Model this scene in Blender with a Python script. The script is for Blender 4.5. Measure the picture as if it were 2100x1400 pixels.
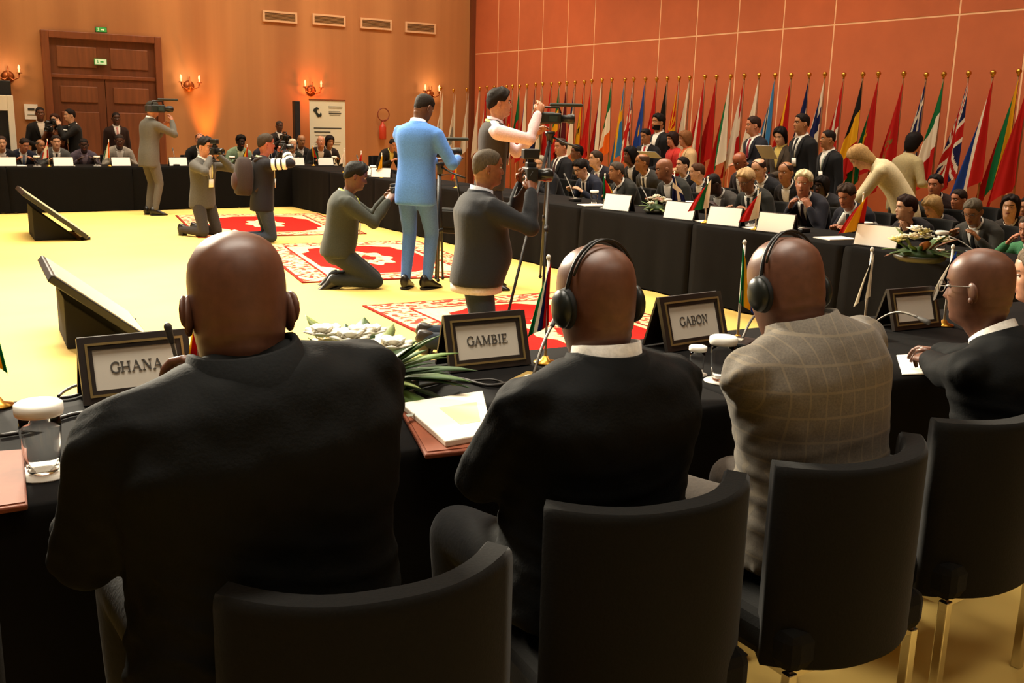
import bpy, math, random
import numpy as np
from mathutils import Vector, Matrix
from mathutils.bvhtree import BVHTree

for o in list(bpy.data.objects):
    bpy.data.objects.remove(o)
scene = bpy.context.scene
COL = scene.collection
rnd = random.Random(7)
rad = math.radians
V = Vector

# ------------------------------------------------------------------ camera
# World: +Y runs along the flag wall to the far end wall, +X to the flag wall.
FPX = 2043.4
CAM = V((0, 0, 1.62))
RM = Matrix(((0.8430, 0.0960, -0.5300), (-0.5380, 0.1950, -0.8200), (0.0240, 0.9760, 0.2160)))
_q = RM.to_quaternion(); _q.normalize(); RM = _q.to_matrix()
cd = bpy.data.cameras.new('camera'); cam = bpy.data.objects.new('camera', cd); COL.objects.link(cam)
cd.sensor_width = 36; cd.lens = FPX / 2100 * 36; cd.clip_start = .05; cd.clip_end = 80
cam.matrix_world = Matrix.Translation(CAM) @ RM.to_4x4()
scene.camera = cam

# ------------------------------------------------------------------ world, lamps, exposure
w = bpy.data.worlds.new('world'); scene.world = w; w.use_nodes = True
w.node_tree.nodes['Background'].inputs[0].default_value = (1, .8, .6, 1)
w.node_tree.nodes['Background'].inputs[1].default_value = .05

def area(name, loc, size, power, col, rot=(0, 0, 0), spread=180):
    l = bpy.data.lights.new(name, 'AREA'); l.shape = 'RECTANGLE'; l.size, l.size_y = size
    l.energy = power; l.color = col; l.spread = rad(spread)
    o = bpy.data.objects.new(name, l); COL.objects.link(o); o.location = loc; o.rotation_euler = rot
    return o
def spot(name, loc, target, power, col, angle=60, blend=.6, size=.1):
    l = bpy.data.lights.new(name, 'SPOT'); l.energy = power; l.color = col; l.spot_size = rad(angle); l.spot_blend = blend; l.shadow_soft_size = size
    o = bpy.data.objects.new(name, l); COL.objects.link(o); o.location = loc
    o.rotation_euler = (V(target) - V(loc)).to_track_quat('-Z', 'Y').to_euler()
    return o
WARM = (1, .89, .68)
area('ceiling_lamp_arena', (2.8, 11.6, 6.3), (5.5, 9.5), 820, WARM, spread=100)
area('ceiling_lamp_delegates', (8.6, 11.0, 6.3), (2.0, 13.0), 500, (1, .88, .70), spread=130)
area('ceiling_lamp_end_wall', (5.5, 18.9, 6.3), (13.0, .8), 300, (1, .84, .62), spread=150)
area('ceiling_lamp_near_row', (1.0, 3.6, 6.3), (5.0, 1.2), 170, (1, .92, .78), spread=100)
area('added_fill_walkway', (1.6, -.6, 6.3), (5.0, 1.0), 42, (1, .90, .74), spread=110)  # unseen fill lamp, added to lighten the floor behind the near chairs
far_lamp = area('added_lamp_far_end', (1.2, 16.0, 6.1), (3.5, 1.0), 800, WARM, spread=70)  # unseen lamp added to light the near heads and table from ahead
far_lamp.rotation_euler = (V((1.8, 2.4, 1.0)) - far_lamp.location).to_track_quat('-Z', 'Y').to_euler()
ORANGE = (1, .36, .06)
scene.view_settings.view_transform = 'Standard'; scene.view_settings.look = 'None'
scene.view_settings.exposure = .2; scene.view_settings.gamma = 1
scene.view_settings.use_curve_mapping = False

# ------------------------------------------------------------------ pixel helpers (2100 x 1400 frame)
def ray(px, py):
    return RM @ V(((px - 1050) / FPX, -(py - 700) / FPX, -1))
def onz(px, py, z):
    d = ray(px, py); return CAM + d * ((z - CAM.z) / d.z)
def onx(px, py, x):
    d = ray(px, py); return CAM + d * (x / d.x)
def ony(px, py, y):
    d = ray(px, py); return CAM + d * (y / d.y)

# ------------------------------------------------------------------ materials
def lin(h):
    h = h.lstrip('#'); c = [int(h[i:i+2], 16) / 255 for i in (0, 2, 4)]
    return tuple(x / 12.92 if x <= .04045 else ((x + .055) / 1.055) ** 2.4 for x in c) + (1,)
_M = {}
def mat(name, col, rough=.6, metal=0, noise=0, scale=40, bump=0, spec=.5, sheen=0, emit=0, trans=0, stretch=None, sss=0):
    if name in _M: return _M[name]
    m = bpy.data.materials.new(name); m.use_nodes = True; nt = m.node_tree; b = nt.nodes['Principled BSDF']
    c = lin(col) if isinstance(col, str) else col
    b.inputs['Base Color'].default_value = c; b.inputs['Roughness'].default_value = rough; b.inputs['Metallic'].default_value = metal
    b.inputs['Specular IOR Level'].default_value = spec
    if sheen: b.inputs['Sheen Weight'].default_value = sheen; b.inputs['Sheen Roughness'].default_value = .4
    if trans: b.inputs['Transmission Weight'].default_value = trans; b.inputs['IOR'].default_value = 1.45
    if emit: b.inputs['Emission Color'].default_value = c; b.inputs['Emission Strength'].default_value = emit
    if noise or bump:
        tc = nt.nodes.new('ShaderNodeTexCoord'); n = nt.nodes.new('ShaderNodeTexNoise'); n.inputs['Scale'].default_value = scale; n.inputs['Detail'].default_value = 3
        if stretch:
            mp = nt.nodes.new('ShaderNodeMapping'); mp.inputs['Scale'].default_value = stretch
            nt.links.new(tc.outputs['Object'], mp.inputs[0]); nt.links.new(mp.outputs[0], n.inputs[0])
        else: nt.links.new(tc.outputs['Object'], n.inputs[0])
        if noise:
            r = nt.nodes.new('ShaderNodeValToRGB'); e = r.color_ramp.elements
            e[0].position = .3; e[1].position = .7
            e[0].color = tuple(x * (1 - noise) for x in c[:3]) + (1,); e[1].color = tuple(min(1, x * (1 + noise)) for x in c[:3]) + (1,)
            nt.links.new(n.outputs['Fac'], r.inputs[0]); nt.links.new(r.outputs[0], b.inputs['Base Color'])
        if bump:
            bp = nt.nodes.new('ShaderNodeBump'); bp.inputs['Strength'].default_value = bump; bp.inputs['Distance'].default_value = .01
            nt.links.new(n.outputs['Fac'], bp.inputs['Height']); nt.links.new(bp.outputs[0], b.inputs['Normal'])
    _M[name] = m; return m
def cloth(col, name=None): return mat(name or 'cloth_' + col.strip('#'), col, .85, noise=.12, scale=90, bump=.12, spec=.25, sheen=.08)
def skin(col): return mat('skin_' + col.strip('#'), col, .43, noise=.14, scale=45, bump=.02, spec=.5)
def plain(col, rough=.5, **k): return mat('paint_%s_%d' % (col.strip('#'), rough * 100), col, rough, **k)
def hairm(col): return mat('hair_' + col.strip('#'), col, .7, noise=.3, scale=60, bump=.4, spec=.15, stretch=(3, 3, .6))
BLACK_CLOTH = mat('black_table_cloth', '#0b0908', .9, noise=.15, scale=25, spec=.12)
GOLD = mat('gold', '#c9973f', .3, metal=1)
CHROME = mat('chrome', '#c9c3b8', .18, metal=1)
BLKPL = mat('black_plastic', '#121212', .4)
RUBBER = mat('black_rubber', '#0c0c0c', .8)
PAPER = mat('white_paper', '#f2ece0', .7)
GLASS = mat('clear_glass', '#ffffff', .03, trans=1); GLASS.node_tree.nodes['Principled BSDF'].inputs['IOR'].default_value = 1.18
def flagmat():
    m = bpy.data.materials.new('flag_cloth'); m.use_nodes = True; nt = m.node_tree; b = nt.nodes['Principled BSDF']
    a = nt.nodes.new('ShaderNodeVertexColor'); a.layer_name = 'dye'
    nt.links.new(a.outputs[0], b.inputs['Base Color']); b.inputs['Roughness'].default_value = .7; b.inputs['Specular IOR Level'].default_value = .25
    tr = nt.nodes.new('ShaderNodeBsdfTranslucent'); mx = nt.nodes.new('ShaderNodeMixShader'); mx.inputs[0].default_value = .35; nt.links.new(a.outputs[0], tr.inputs[0])
    nt.links.new(b.outputs[0], mx.inputs[1]); nt.links.new(tr.outputs[0], mx.inputs[2]); nt.links.new(mx.outputs[0], nt.nodes['Material Output'].inputs[0])
    return m
FLAGM = flagmat()

# ------------------------------------------------------------------ mesh builder
class MB:
    def __init__(s): s.v = []; s.f = []; s.m = []; s.sm = []; s.c = []
    def add(s, vs, fs, mi=0, sm=False, cols=None):
        o = len(s.v); s.v += [tuple(p) for p in vs]
        for i, f in enumerate(fs):
            s.f.append(tuple(o + j for j in f)); s.m.append(mi if not isinstance(mi, list) else mi[i]); s.sm.append(sm); s.c.append(cols[i] if cols else None)
        return s
    def box(s, c, size, rot=None, mi=0):
        h = V(size) / 2; c = V(c)
        P = [V((x * h.x, y * h.y, z * h.z)) for z in (-1, 1) for y in (-1, 1) for x in (-1, 1)]
        if rot is not None: P = [rot @ p for p in P]
        return s.add([c + p for p in P], [(0, 2, 3, 1), (4, 5, 7, 6), (0, 1, 5, 4), (2, 6, 7, 3), (0, 4, 6, 2), (1, 3, 7, 5)], mi)
    def loft(s, rings, mi=0, sm=True, cap=True, closed=True):
        n = len(rings[0]); vs = [p for r in rings for p in r]; fs = []
        for i in range(len(rings) - 1):
            for j in range(n if closed else n - 1):
                k = (j + 1) % n; fs.append((i * n + j, i * n + k, (i + 1) * n + k, (i + 1) * n + j))
        if cap and closed:
            fs.append(tuple(range(n - 1, -1, -1))); fs.append(tuple((len(rings) - 1) * n + j for j in range(n)))
        return s.add(vs, fs, mi, sm)
    def tube(s, path, r, seg=8, mi=0, ref=None, flat=1, sm=True, round_ends=False):
        P = [V(p) for p in path]; n = len(P); R = [r] * n if not hasattr(r, '__len__') else list(r)
        if round_ends:
            d0 = (P[0] - P[1]).normalized(); d1 = (P[-1] - P[-2]).normalized()
            a, b = P[0], P[-1]; ra, rb = R[0], R[-1]
            P = [a + d0 * ra * .9, a + d0 * ra * .6] + P + [b + d1 * rb * .6, b + d1 * rb * .9]
            R = [ra * .35, ra * .75] + R + [rb * .75, rb * .35]; n = len(P)
        rings = []; x = None
        for i in range(n):
            t = (P[min(i + 1, n - 1)] - P[max(i - 1, 0)]).normalized()
            if x is None:
                x = V(ref) if ref is not None else (V((0, 0, 1)) if abs(t.z) < .9 else V((1, 0, 0)))
            x = (x - t * x.dot(t))
            if x.length < 1e-6: x = t.orthogonal()
            x.normalize(); y = t.cross(x)
            rings.append([P[i] + x * (R[i] * math.cos(a)) + y * (R[i] * flat * math.sin(a)) for a in [2 * math.pi * j / seg for j in range(seg)]])
        return s.loft(rings, mi, sm)
    def ell(s, c, r, rot=None, nu=12, nv=8, mi=0):
        c = V(c); rings = []
        for i in range(nv + 1):
            th = math.pi * min(max(i / nv, .02), .98)
            ring = [V((r[0] * math.sin(th) * math.cos(a), r[1] * math.sin(th) * math.sin(a), -r[2] * math.cos(th))) for a in [2 * math.pi * j / nu for j in range(nu)]]
            if rot is not None: ring = [rot @ p for p in ring]
            rings.append([c + p for p in ring])
        return s.loft(rings, mi)
    def lathe(s, prof, c=(0, 0, 0), seg=20, mi=0, sm=True):
        c = V(c)
        return s.loft([[c + V((max(r, .0005) * math.cos(a), max(r, .0005) * math.sin(a), z)) for a in [2 * math.pi * j / seg for j in range(seg)]] for r, z in prof], mi, sm)
    def prism(s, poly, z0, z1, M=None, mi=0):
        n = len(poly); vs = [V((p[0], p[1], z)) for z in (z0, z1) for p in poly]
        if M is not None: vs = [M @ p for p in vs]
        return s.add(vs, [tuple(range(n - 1, -1, -1)), tuple(range(n, 2 * n))] + [(i, (i + 1) % n, n + (i + 1) % n, n + i) for i in range(n)], mi)
    def mesh(s, name, mats, scale=1):
        me = bpy.data.meshes.new(name); me.from_pydata([(a * scale, b * scale, c * scale) for a, b, c in s.v], [], s.f)
        for m in mats: me.materials.append(m)
        me.polygons.foreach_set('material_index', s.m); me.polygons.foreach_set('use_smooth', s.sm)
        if any(c is not None for c in s.c):
            ca = me.color_attributes.new('dye', 'FLOAT_COLOR', 'CORNER'); d = []
            for f, c in zip(s.f, s.c): d += list(c or (1, 1, 1, 1)) * len(f)
            ca.data.foreach_set('color', d)
        me.update(); return me
    def obj(s, name, mats, parent=None, loc=None, scale=1, bevel=0, rot=None):
        if not isinstance(mats, (list, tuple)): mats = [mats]
        return link(name, s.mesh(name, mats, scale), parent, loc, bevel, rot)
def link(name, me, parent=None, loc=None, bevel=0, rot=None):
    o = bpy.data.objects.new(name, me); COL.objects.link(o); o.parent = parent
    if loc is not None: o.location = loc
    if rot is not None: o.rotation_euler = rot
    if bevel:
        b = o.modifiers.new('bevel', 'BEVEL'); b.width = bevel; b.segments = 2; b.limit_method = 'ANGLE'
    return o
def tag(o, label, cat=None, group=None, kind=None):
    if label: o['label'] = label
    if cat: o['category'] = cat
    if group: o['group'] = group
    if kind: o['kind'] = kind
    return o
def thing(name, label, cat, loc=(0, 0, 0), rz=0, group=None):
    o = bpy.data.objects.new(name, None); COL.objects.link(o); o.location = loc; o.rotation_euler = (0, 0, rz); o.empty_display_size = .1
    return tag(o, label, cat, group)
def copy_tree(o, parent=None):
    c = o.copy(); COL.objects.link(c); c.parent = parent
    for ch in list(o.children):
        if ch is not c: copy_tree(ch, c)
    return c
def struct(name, mb, m, parent=None, **k):
    return tag(mb.obj(name, m, parent, **k), None, kind='structure' if parent is None else None)
# ------------------------------------------------------------------ the room
WX, WY, WZ = 12.2, 20.85, 6.4
def floormat():
    m = mat('cream_floor', '#dcba68', .8, noise=.06, scale=1.2, spec=.12)
    return m
struct('floor', MB().box((1, 7, -.05), (24, 30, .1)), floormat())
struct('ceiling', MB().box((1, 7, WZ + .05), (24, 30, .1)), mat('ceiling_white', '#a09480', .9))
struct('wall_left', MB().box((-10.1, 7, WZ / 2), (.2, 28, WZ)), mat('tan_wall', '#75695a', .7, noise=.05, scale=3))
struct('wall_front', MB().box((1, -6.1, WZ / 2), (24, .2, WZ)), mat('tan_wall', '#75695a'))
def streak_wall():
    m = bpy.data.materials.new('tan_timber_panelling'); m.use_nodes = True; nt = m.node_tree; b = nt.nodes['Principled BSDF']
    tc = nt.nodes.new('ShaderNodeTexCoord'); mp = nt.nodes.new('ShaderNodeMapping'); mp.inputs['Scale'].default_value = (1.0, 1, .03)
    n = nt.nodes.new('ShaderNodeTexNoise'); n.inputs['Scale'].default_value = 1.6; n.inputs['Detail'].default_value = 6
    r = nt.nodes.new('ShaderNodeValToRGB'); e = r.color_ramp.elements; e[0].position = .35; e[1].position = .65
    e[0].color = lin('#a56f45'); e[1].color = lin('#bb8353')
    nt.links.new(tc.outputs['Object'], mp.inputs[0]); nt.links.new(mp.outputs[0], n.inputs[0]); nt.links.new(n.outputs['Fac'], r.inputs[0]); nt.links.new(r.outputs[0], b.inputs['Base Color'])
    b.inputs['Roughness'].default_value = .55; b.inputs['Specular IOR Level'].default_value = .3
    return m
struct('wall_back', MB().box((1, WY + .1, WZ / 2), (24, .2, WZ)), streak_wall())
wr = struct('wall_right', MB().box((WX + .082, 7, WZ / 2), (.2, 28, WZ)), mat('pale_wall_joint', '#f0bf94', .7))
TERRA = mat('terracotta_panel', '#bb6440', .6, noise=.05, scale=2.5, spec=.3)
seams = sorted(onx(px, py, WX - .02).y for px, py in [(1967, 36), (1711, 53), (1606, 60), (1513, 68), (1428, 74), (1352, 80), (1218, 92), (1163, 97), (1112, 102), (1063, 105), (1021, 110)])
y = seams[0]
while y > -5: y -= .96; seams.insert(0, y)
y = seams[-1]
while y + .95 < WY - .3: y += .95; seams.append(y)
seams.append(WY - .06)
HS = 3.11
for y0, y1 in zip(seams[:-1], seams[1:]):
    for z0, z1 in ((.06, HS), (HS, WZ - .02)):
        struct('panel', MB().box((WX - .012, (y0 + y1) / 2, (z0 + z1) / 2), (.024, y1 - y0 - .03, z1 - z0 - .026)), TERRA, wr)
struct('trim_1', MB().box((WX - .06, WY - .06, WZ / 2), (.12, .12, WZ)), mat('dark_corner_wood', '#6e3a20', .5))
struct('baseboard_right', MB().box((WX - .03, 7, .06), (.06, 27, .12)), mat('dark_corner_wood', ''))
struct('baseboard_back', MB().box((1, WY - .02, .06), (22, .04, .12)), mat('dark_corner_wood', ''))

# door in the end wall
WOODF = mat('door_frame_wood', '#7c4324', .45, noise=.15, scale=3, stretch=(6, 6, .5))
WOOD = mat('door_wood', '#6b3a20', .45, noise=.18, scale=3, stretch=(6, 6, .5))
WOODP = mat('door_panel_wood', '#7d4727', .5, noise=.2, scale=2.5, stretch=(6, 6, .4))
dl, dr = ony(81, 63, WY).x, ony(327, 75, WY).x; dt = ony(205, 69, WY).z
door = bpy.data.objects.new("door_1", None); COL.objects.link(door); door.location = ((dl + dr) / 2, WY, 0); door["kind"] = "structure"
hw = (dr - dl) / 2; fw = .13
f = MB(); f.box((-hw + fw / 2, -.05, dt / 2), (fw, .14, dt)); f.box((hw - fw / 2, -.05, dt / 2), (fw, .14, dt)); f.box((0, -.05, dt - fw / 2), (2 * hw - 2 * fw, .14, fw))
f.obj('door_frame', WOODF, door, bevel=.01)
ow = hw - fw; tz = dt * .735
MB().box((0, -.02, (tz + dt - fw) / 2), (2 * ow, .05, dt - fw - tz)).obj('transom', WOOD, door)
MB().box((0, -.035, tz), (2 * ow, .09, .07)).obj('transom_rail', WOODF, door, bevel=.008)
for sx in (-1, 1):
    MB().box((sx * ow / 2, -.05, tz + (dt - fw - tz) * .52), (ow * .74, .03, (dt - fw - tz) * .56)).obj('transom_panel', WOODP, door, bevel=.012)
    leaf = MB().box((sx * ow / 2, -.025, tz / 2), (ow - .012, .06, tz - .04)).obj('door_leaf', WOOD, door)
    MB().box((sx * ow / 2, -.06, tz - .33), (ow * .7, .03, .30)).obj('door_panel', WOODP, leaf, bevel=.012)
    MB().box((sx * ow / 2, -.06, (tz - .62) / 2 + .05), (ow * .7, .03, tz - .78)).obj('door_panel', WOODP, leaf, bevel=.012)
    MB().tube([(sx * .07, -.06, 1.0), (sx * .07, -.11, 1.0), (sx * .07, -.11, 1.25), (sx * .07, -.06, 1.25)], .012).obj('door_handle', GOLD, leaf)
EXIT = mat('exit_sign_green', '#3f9a4a', .4, emit=.25); EXITW = mat('exit_sign_pale', '#c9dcae', .4, emit=.4)
for (px, py, w_, h_, m, lab) in ((207, 61, .21, .10, EXIT, 'small green exit sign on the wall above the wooden double door'), (206, 127, .22, .11, EXITW, 'pale green exit sign fixed to the transom of the wooden double door')):
    p = ony(px, py, WY - .1); t = thing('exit_sign', lab, 'exit sign', p)
    MB().box((0, 0, 0), (w_, .05, h_)).obj('sign_body', BLKPL if m is EXIT else EXIT, t, bevel=.006)
    MB().box((0, -.028, 0), (w_ * .92, .006, h_ * .84)).obj('sign_face', m, t)
    a = MB(); q = EXITW if m is EXIT else EXIT      # the running figure and arrow of the sign
    a.prism([(-.01, -.012), (.03, -.012), (.03, -.025), (.055, 0), (.03, .025), (.03, .012), (-.01, .012)], 0, .004, Matrix.Translation((0, -.033, 0)) @ Matrix.Rotation(rad(90), 4, 'X'))
    a.obj('arrow', q, t); a = MB(); a.ell((-.055, -.033, .022), (.009, .003, .009)); a.tube([(-.055, -.033, .012), (-.05, -.033, -.01)], .007, 6); a.tube([(-.05, -.033, -.01), (-.035, -.033, -.03)], .005, 6); a.tube([(-.05, -.033, -.01), (-.07, -.033, -.028)], .005, 6); a.obj('figure', q, t)

# air grilles high on the end wall
for i, (x0, y0, x1, y1, w_) in enumerate(((538, 23, 608, 47, 'leftmost air grille high on the tan end wall'), (640, 29, 707, 54, 'second air grille from the left high on the end wall'), (738, 37, 802, 62, 'third air grille from the left high on the end wall'), (830, 46, 892, 69, 'rightmost air grille high on the end wall near the corner'))):
    a, b = ony(x0, (y0 + y1) / 2 - 2, WY), ony(x1, (y0 + y1) / 2 + 2, WY); W = b.x - a.x; H = W * .30
    t = thing('air_grille', w_, 'vent', ((a.x + b.x) / 2, WY - .02, (a.z + b.z) / 2), group='air grilles on the end wall')
    fr = MB(); m_ = mat('grille_frame', '#d9b088', .5)
    for sx in (-1, 1): fr.box((sx * (W / 2 - .02), 0, 0), (.04, .05, H))
    for sz in (-1, 1): fr.box((0, 0, sz * (H / 2 - .02)), (W - .08, .05, .04))
    fr.obj('frame', m_, t); MB().box((0, .012, 0), (W - .06, .012, H - .06)).obj('backing', mat('grille_dark', '#6d5138', .8), t)
    for k in range(5): MB().box((0, -.008, -H / 2 + .06 + k * (H - .12) / 4), (W - .08, .03, .012), Matrix.Rotation(rad(30), 3, 'X')).obj('slat', mat('grille_slat', '#9c7a55', .5), t)

# sconces: brass backplate, two arms with candle bulbs
BRASS = mat('dull_brass', '#8a4a22', .35, metal=.6)
BULB = mat('candle_bulb', '#ffd9a0', .4, emit=.8)
for i, (px, py, lab) in enumerate(((15, 150, 'brass candle wall lamp at the left edge of the picture'), (386, 170, 'brass candle wall lamp beside the wooden double door'), (637, 180, 'brass candle wall lamp glowing red above the white banner'), (880, 188, 'brass candle wall lamp nearest the flag wall corner'))):
    p = ony(px, py, WY); t = thing('wall_lamp', lab, 'lamp', (p.x, WY, p.z), group='candle lamps on the end wall')
    b = MB(); b.lathe([(.0, -.02), (.07, -.015), (.11, .0), (.06, .02), (.0, .03)], seg=16); me = b.obj('backplate', BRASS, t, loc=(0, -.03, -.06), rot=(rad(90), 0, 0))
    MB().tube([(0, -.03, -.06), (0, -.12, -.10), (0, -.14, -.04), (0, -.12, .12)], [.03, .025, .018, .008], 10).obj('stem', BRASS, t)
    for sx in (-1, 1):
        arm = MB().tube([(0, -.12, -.06), (sx * .07, -.15, -.12), (sx * .16, -.15, -.08), (sx * .18, -.15, 0)], .013, 8)
        arm.lathe([(.0, 0), (.045, .0), (.05, .015), (.02, .02)], (sx * .18, -.15, 0), 12); ao = arm.obj('arm', BRASS, t)
        MB().lathe([(.014, .015), (.014, .07), (.022, .09), (.018, .125), (.003, .155)], (sx * .18, -.15, 0), 10).obj('candle_bulb', BULB, ao)
    l = bpy.data.lights.new('wall_lamp_glow', 'POINT'); l.energy = 5 if i != 2 else 14; l.color = (1, .6, .3) if i != 2 else (1, .2, .05); l.shadow_soft_size = .05
    lo = bpy.data.objects.new('wall_lamp_glow', l); COL.objects.link(lo); lo.location = (p.x, WY - .3, p.z + (.1 if i != 2 else -.05))

# floor uplighter behind the far table and ceiling downlights that graze the end wall
p = ony(432, 300, WY - .25)
t = thing('floor_uplighter', 'floor uplighter throwing an orange glow up the end wall', 'lamp', (p.x, WY - .28, 0))
MB().lathe([(.10, 0), (.10, .02), (.05, .04), (.05, .42), (.09, .46), (.10, .60), (.085, .60), (.07, .48), (.0, .47)]).obj('lamp_body', BLKPL, t)
spot('floor_uplighter_beam', (p.x, WY - .28, .62), (p.x - .05, WY + .05, 2.6), 420, ORANGE, 40, .9)
for px in (350, 690, 1010): 
    q = ony(px, 60, WY); spot('ceiling_downlight', (q.x, WY - .5, 6.2), (q.x, WY + .1, 3.2), 110, (1, .42, .14), 62, 1)
spot('ceiling_downlight', (WX - .8, 16.8, 6.2), (WX, 16.9, 3.6), 130, (1, .4, .12), 60, 1)
spot('ceiling_downlight', (WX - .8, 10.5, 6.2), (WX, 10.5, 3.6), 130, (1, .45, .16), 60, 1)

# fire extinguisher with hose ring, roll-up banner, column speakers, poster
p = ony(780, 262, WY)
t = thing('fire_extinguisher', 'red fire extinguisher with looped hose hung on the end wall', 'fire extinguisher', (p.x, WY - .12, p.z))
MB().lathe([(.0, -.26), (.075, -.25), (.08, -.22), (.08, .02), (.05, .07), (.025, .09), (.025, .13), (0, .13)]).obj('cylinder', plain('#b53a20', .35), t)
MB().tube([(-.03, 0, .13), (.09, 0, .16), (.09, 0, .18), (-.03, 0, .15)], .012, 6).obj('lever', plain('#8e2f1a', .4), t)
MB().tube([(.02 + .14 * math.sin(a), 0, .29 - .14 * math.cos(a)) for a in np.linspace(.1, 6.1, 20)], .012, 8).obj('hose', plain('#7a3520', .5), t)
b0, b1 = ony(634, 204, WY - .5), ony(707, 206, WY - .5); bw = b1.x - b0.x; bz = b0.z
t = thing('rollup_banner', 'white roll-up banner with dark emblem and lines of print before the end wall', 'banner', ((b0.x + b1.x) / 2, WY - .5, 0))
MB().box((0, 0, bz / 2 + .04), (bw, .012, bz - .08)).obj('banner_sheet', mat('banner_white', '#e3dfc6', .6), t)
MB().box((0, .01, .04), (bw + .06, .16, .08)).obj('banner_base', CHROME, t, bevel=.01); MB().box((0, 0, bz), (bw + .02, .03, .03)).obj('top_rail', CHROME, t)
MB().tube([(0, .03, .05), (0, .03, bz)], .012).obj('support_pole', CHROME, t)
INK = plain('#3a3a34', .7); GREYINK = plain('#8d8f84', .7)
def blob(pts, name, m, par, y): MB().prism(pts, 0, .004, Matrix.Translation((0, y, 0)) @ Matrix.Rotation(rad(90), 4, 'X')).obj(name, m, par)
ex, ez = -bw * .26, bz - .25
blob([(ex + a, ez + b) for a, b in ((-.10, .06), (-.04, .10), (.0, .09), (.02, .06), (-.02, .05), (-.03, .0), (.0, -.03), (.04, -.05), (.05, -.09), (.0, -.11), (-.04, -.07), (-.06, -.02), (-.11, .02))], 'emblem', plain('#15211c', .6), t, -.012)
blob([(ex + .055 + .02 * math.cos(a), ez - .055 + .045 * math.sin(a)) for a in np.linspace(0, 6.0, 9)], 'emblem', plain('#15211c', .6), t, -.012)
for k, (dx, dz, lw, m) in enumerate(((.18, .12, .32, GREYINK), (.18, .09, .3, GREYINK), (.16, .02, .26, GREYINK), (.17, -.02, .28, INK), (.17, -.055, .24, GREYINK), (-.0, -.33, .62, INK), (-.12, -.41, .36, INK), (-.13, -.48, .30, GREYINK), (-.0, -.62, .58, GREYINK), (-.0, -.67, .55, GREYINK))):
    MB().box((dx, -.009, ez + dz), (lw, .004, .022 if m is INK else .012)).obj('print_line', m, t)
p = ony(607, 207, WY - .8)
def column_speaker(px, py, lab, h_=1.25, w_=.12, bot=None):
    p = ony(px, py, WY - .8); t = thing('column_speaker', lab, 'speaker', (p.x, p.y, 0))
    MB().box((0, 0, p.z - h_ / 2), (w_, .14, h_)).obj('cabinet', BLKPL, t, bevel=.01)
    MB().box((0, -.075, p.z - h_ / 2), (w_ * .85, .01, h_ * .94)).obj('speaker_grille', mat('speaker_mesh', '#0d0b0a', .7, bump=.6, scale=300), t)
    MB().tube([(0, 0, .02), (0, 0, p.z - h_ + .02)], .018).obj('pole', BLKPL, t)
    MB().lathe([(.2, 0), (.2, .015), (.03, .03), (0, .03)]).obj('base', BLKPL, t)
column_speaker(607, 207, 'slim black column speaker left of the white banner', 1.1)
column_speaker(1, 165, 'black loudspeaker on a pole above the white panel at the left edge', .42, .3)
p = ony(0, 195, WY - 1.2)
t = thing('display_stand', 'white framed display with dark screen at the left edge of the picture', 'display', (p.x - .18, p.y, 0))
f = MB(); H = p.z; W = .75
for sx in (-1, 1): f.box((sx * (W / 2 - .05), 0, H / 2), (.1, .1, H))
f.box((0, 0, H - .13), (W - .2, .1, .26)); f.box((0, 0, .15), (W - .2, .1, .3)); f.obj('frame', mat('white_laminate', '#efe6d2', .5), t, bevel=.008)
MB().box((0, .01, (H + .04) / 2), (W - .2, .05, H - .56)).obj('screen', mat('dark_screen', '#15171a', .15), t)
a, b = ony(49, 213, WY - .03), ony(79, 245, WY - .03)
t = thing('wall_notice', 'white notice with a dark printed block on the wall left of the door', 'notice', ((a.x + b.x) / 2, WY - .02, (a.z + b.z) / 2)); W = b.x - a.x; H = a.z - b.z
MB().box((0, 0, 0), (W, .03, H)).obj('sheet', PAPER, t); MB().box((0, -.017, H * .16), (W * .5, .006, H * .16)).obj('print_block', INK, t); MB().box((0, -.017, -H * .2), (W * .6, .006, H * .05)).obj('print_line', GREYINK, t)

# ------------------------------------------------------------------ rugs
RED = mat('rug_red', '#c3170e', .95, noise=.12, scale=20, bump=.2, spec=.1)
def border():
    m = bpy.data.materials.new('rug_border'); m.use_nodes = True; nt = m.node_tree; b = nt.nodes['Principled BSDF']
    tc = nt.nodes.new('ShaderNodeTexCoord'); vo = nt.nodes.new('ShaderNodeTexVoronoi'); vo.inputs['Scale'].default_value = 11; vo.feature = 'DISTANCE_TO_EDGE'
    n = nt.nodes.new('ShaderNodeTexNoise'); n.inputs['Scale'].default_value = 16; n.inputs['Detail'].default_value = 2
    mx = nt.nodes.new('ShaderNodeMath'); mx.operation = 'MULTIPLY'; mx.inputs[1].default_value = 1
    r = nt.nodes.new('ShaderNodeValToRGB'); e = r.color_ramp.elements; e[0].position = .44; e[0].color = lin('#b8382c'); e[1].position = .52; e[1].color = lin('#e3c08c')
    nt.links.new(tc.outputs['Object'], n.inputs[0]); nt.links.new(n.outputs['Fac'], r.inputs[0]); nt.links.new(r.outputs[0], b.inputs['Base Color']); b.inputs['Roughness'].default_value = .95; b.inputs['Specular IOR Level'].default_value = .1
    return m
RB = border(); RC = mat('rug_cream', '#e6c68e', .95, noise=.12, scale=30, spec=.1); RD = mat('rug_dark_red', '#7d1f16', .95, spec=.1)
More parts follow.
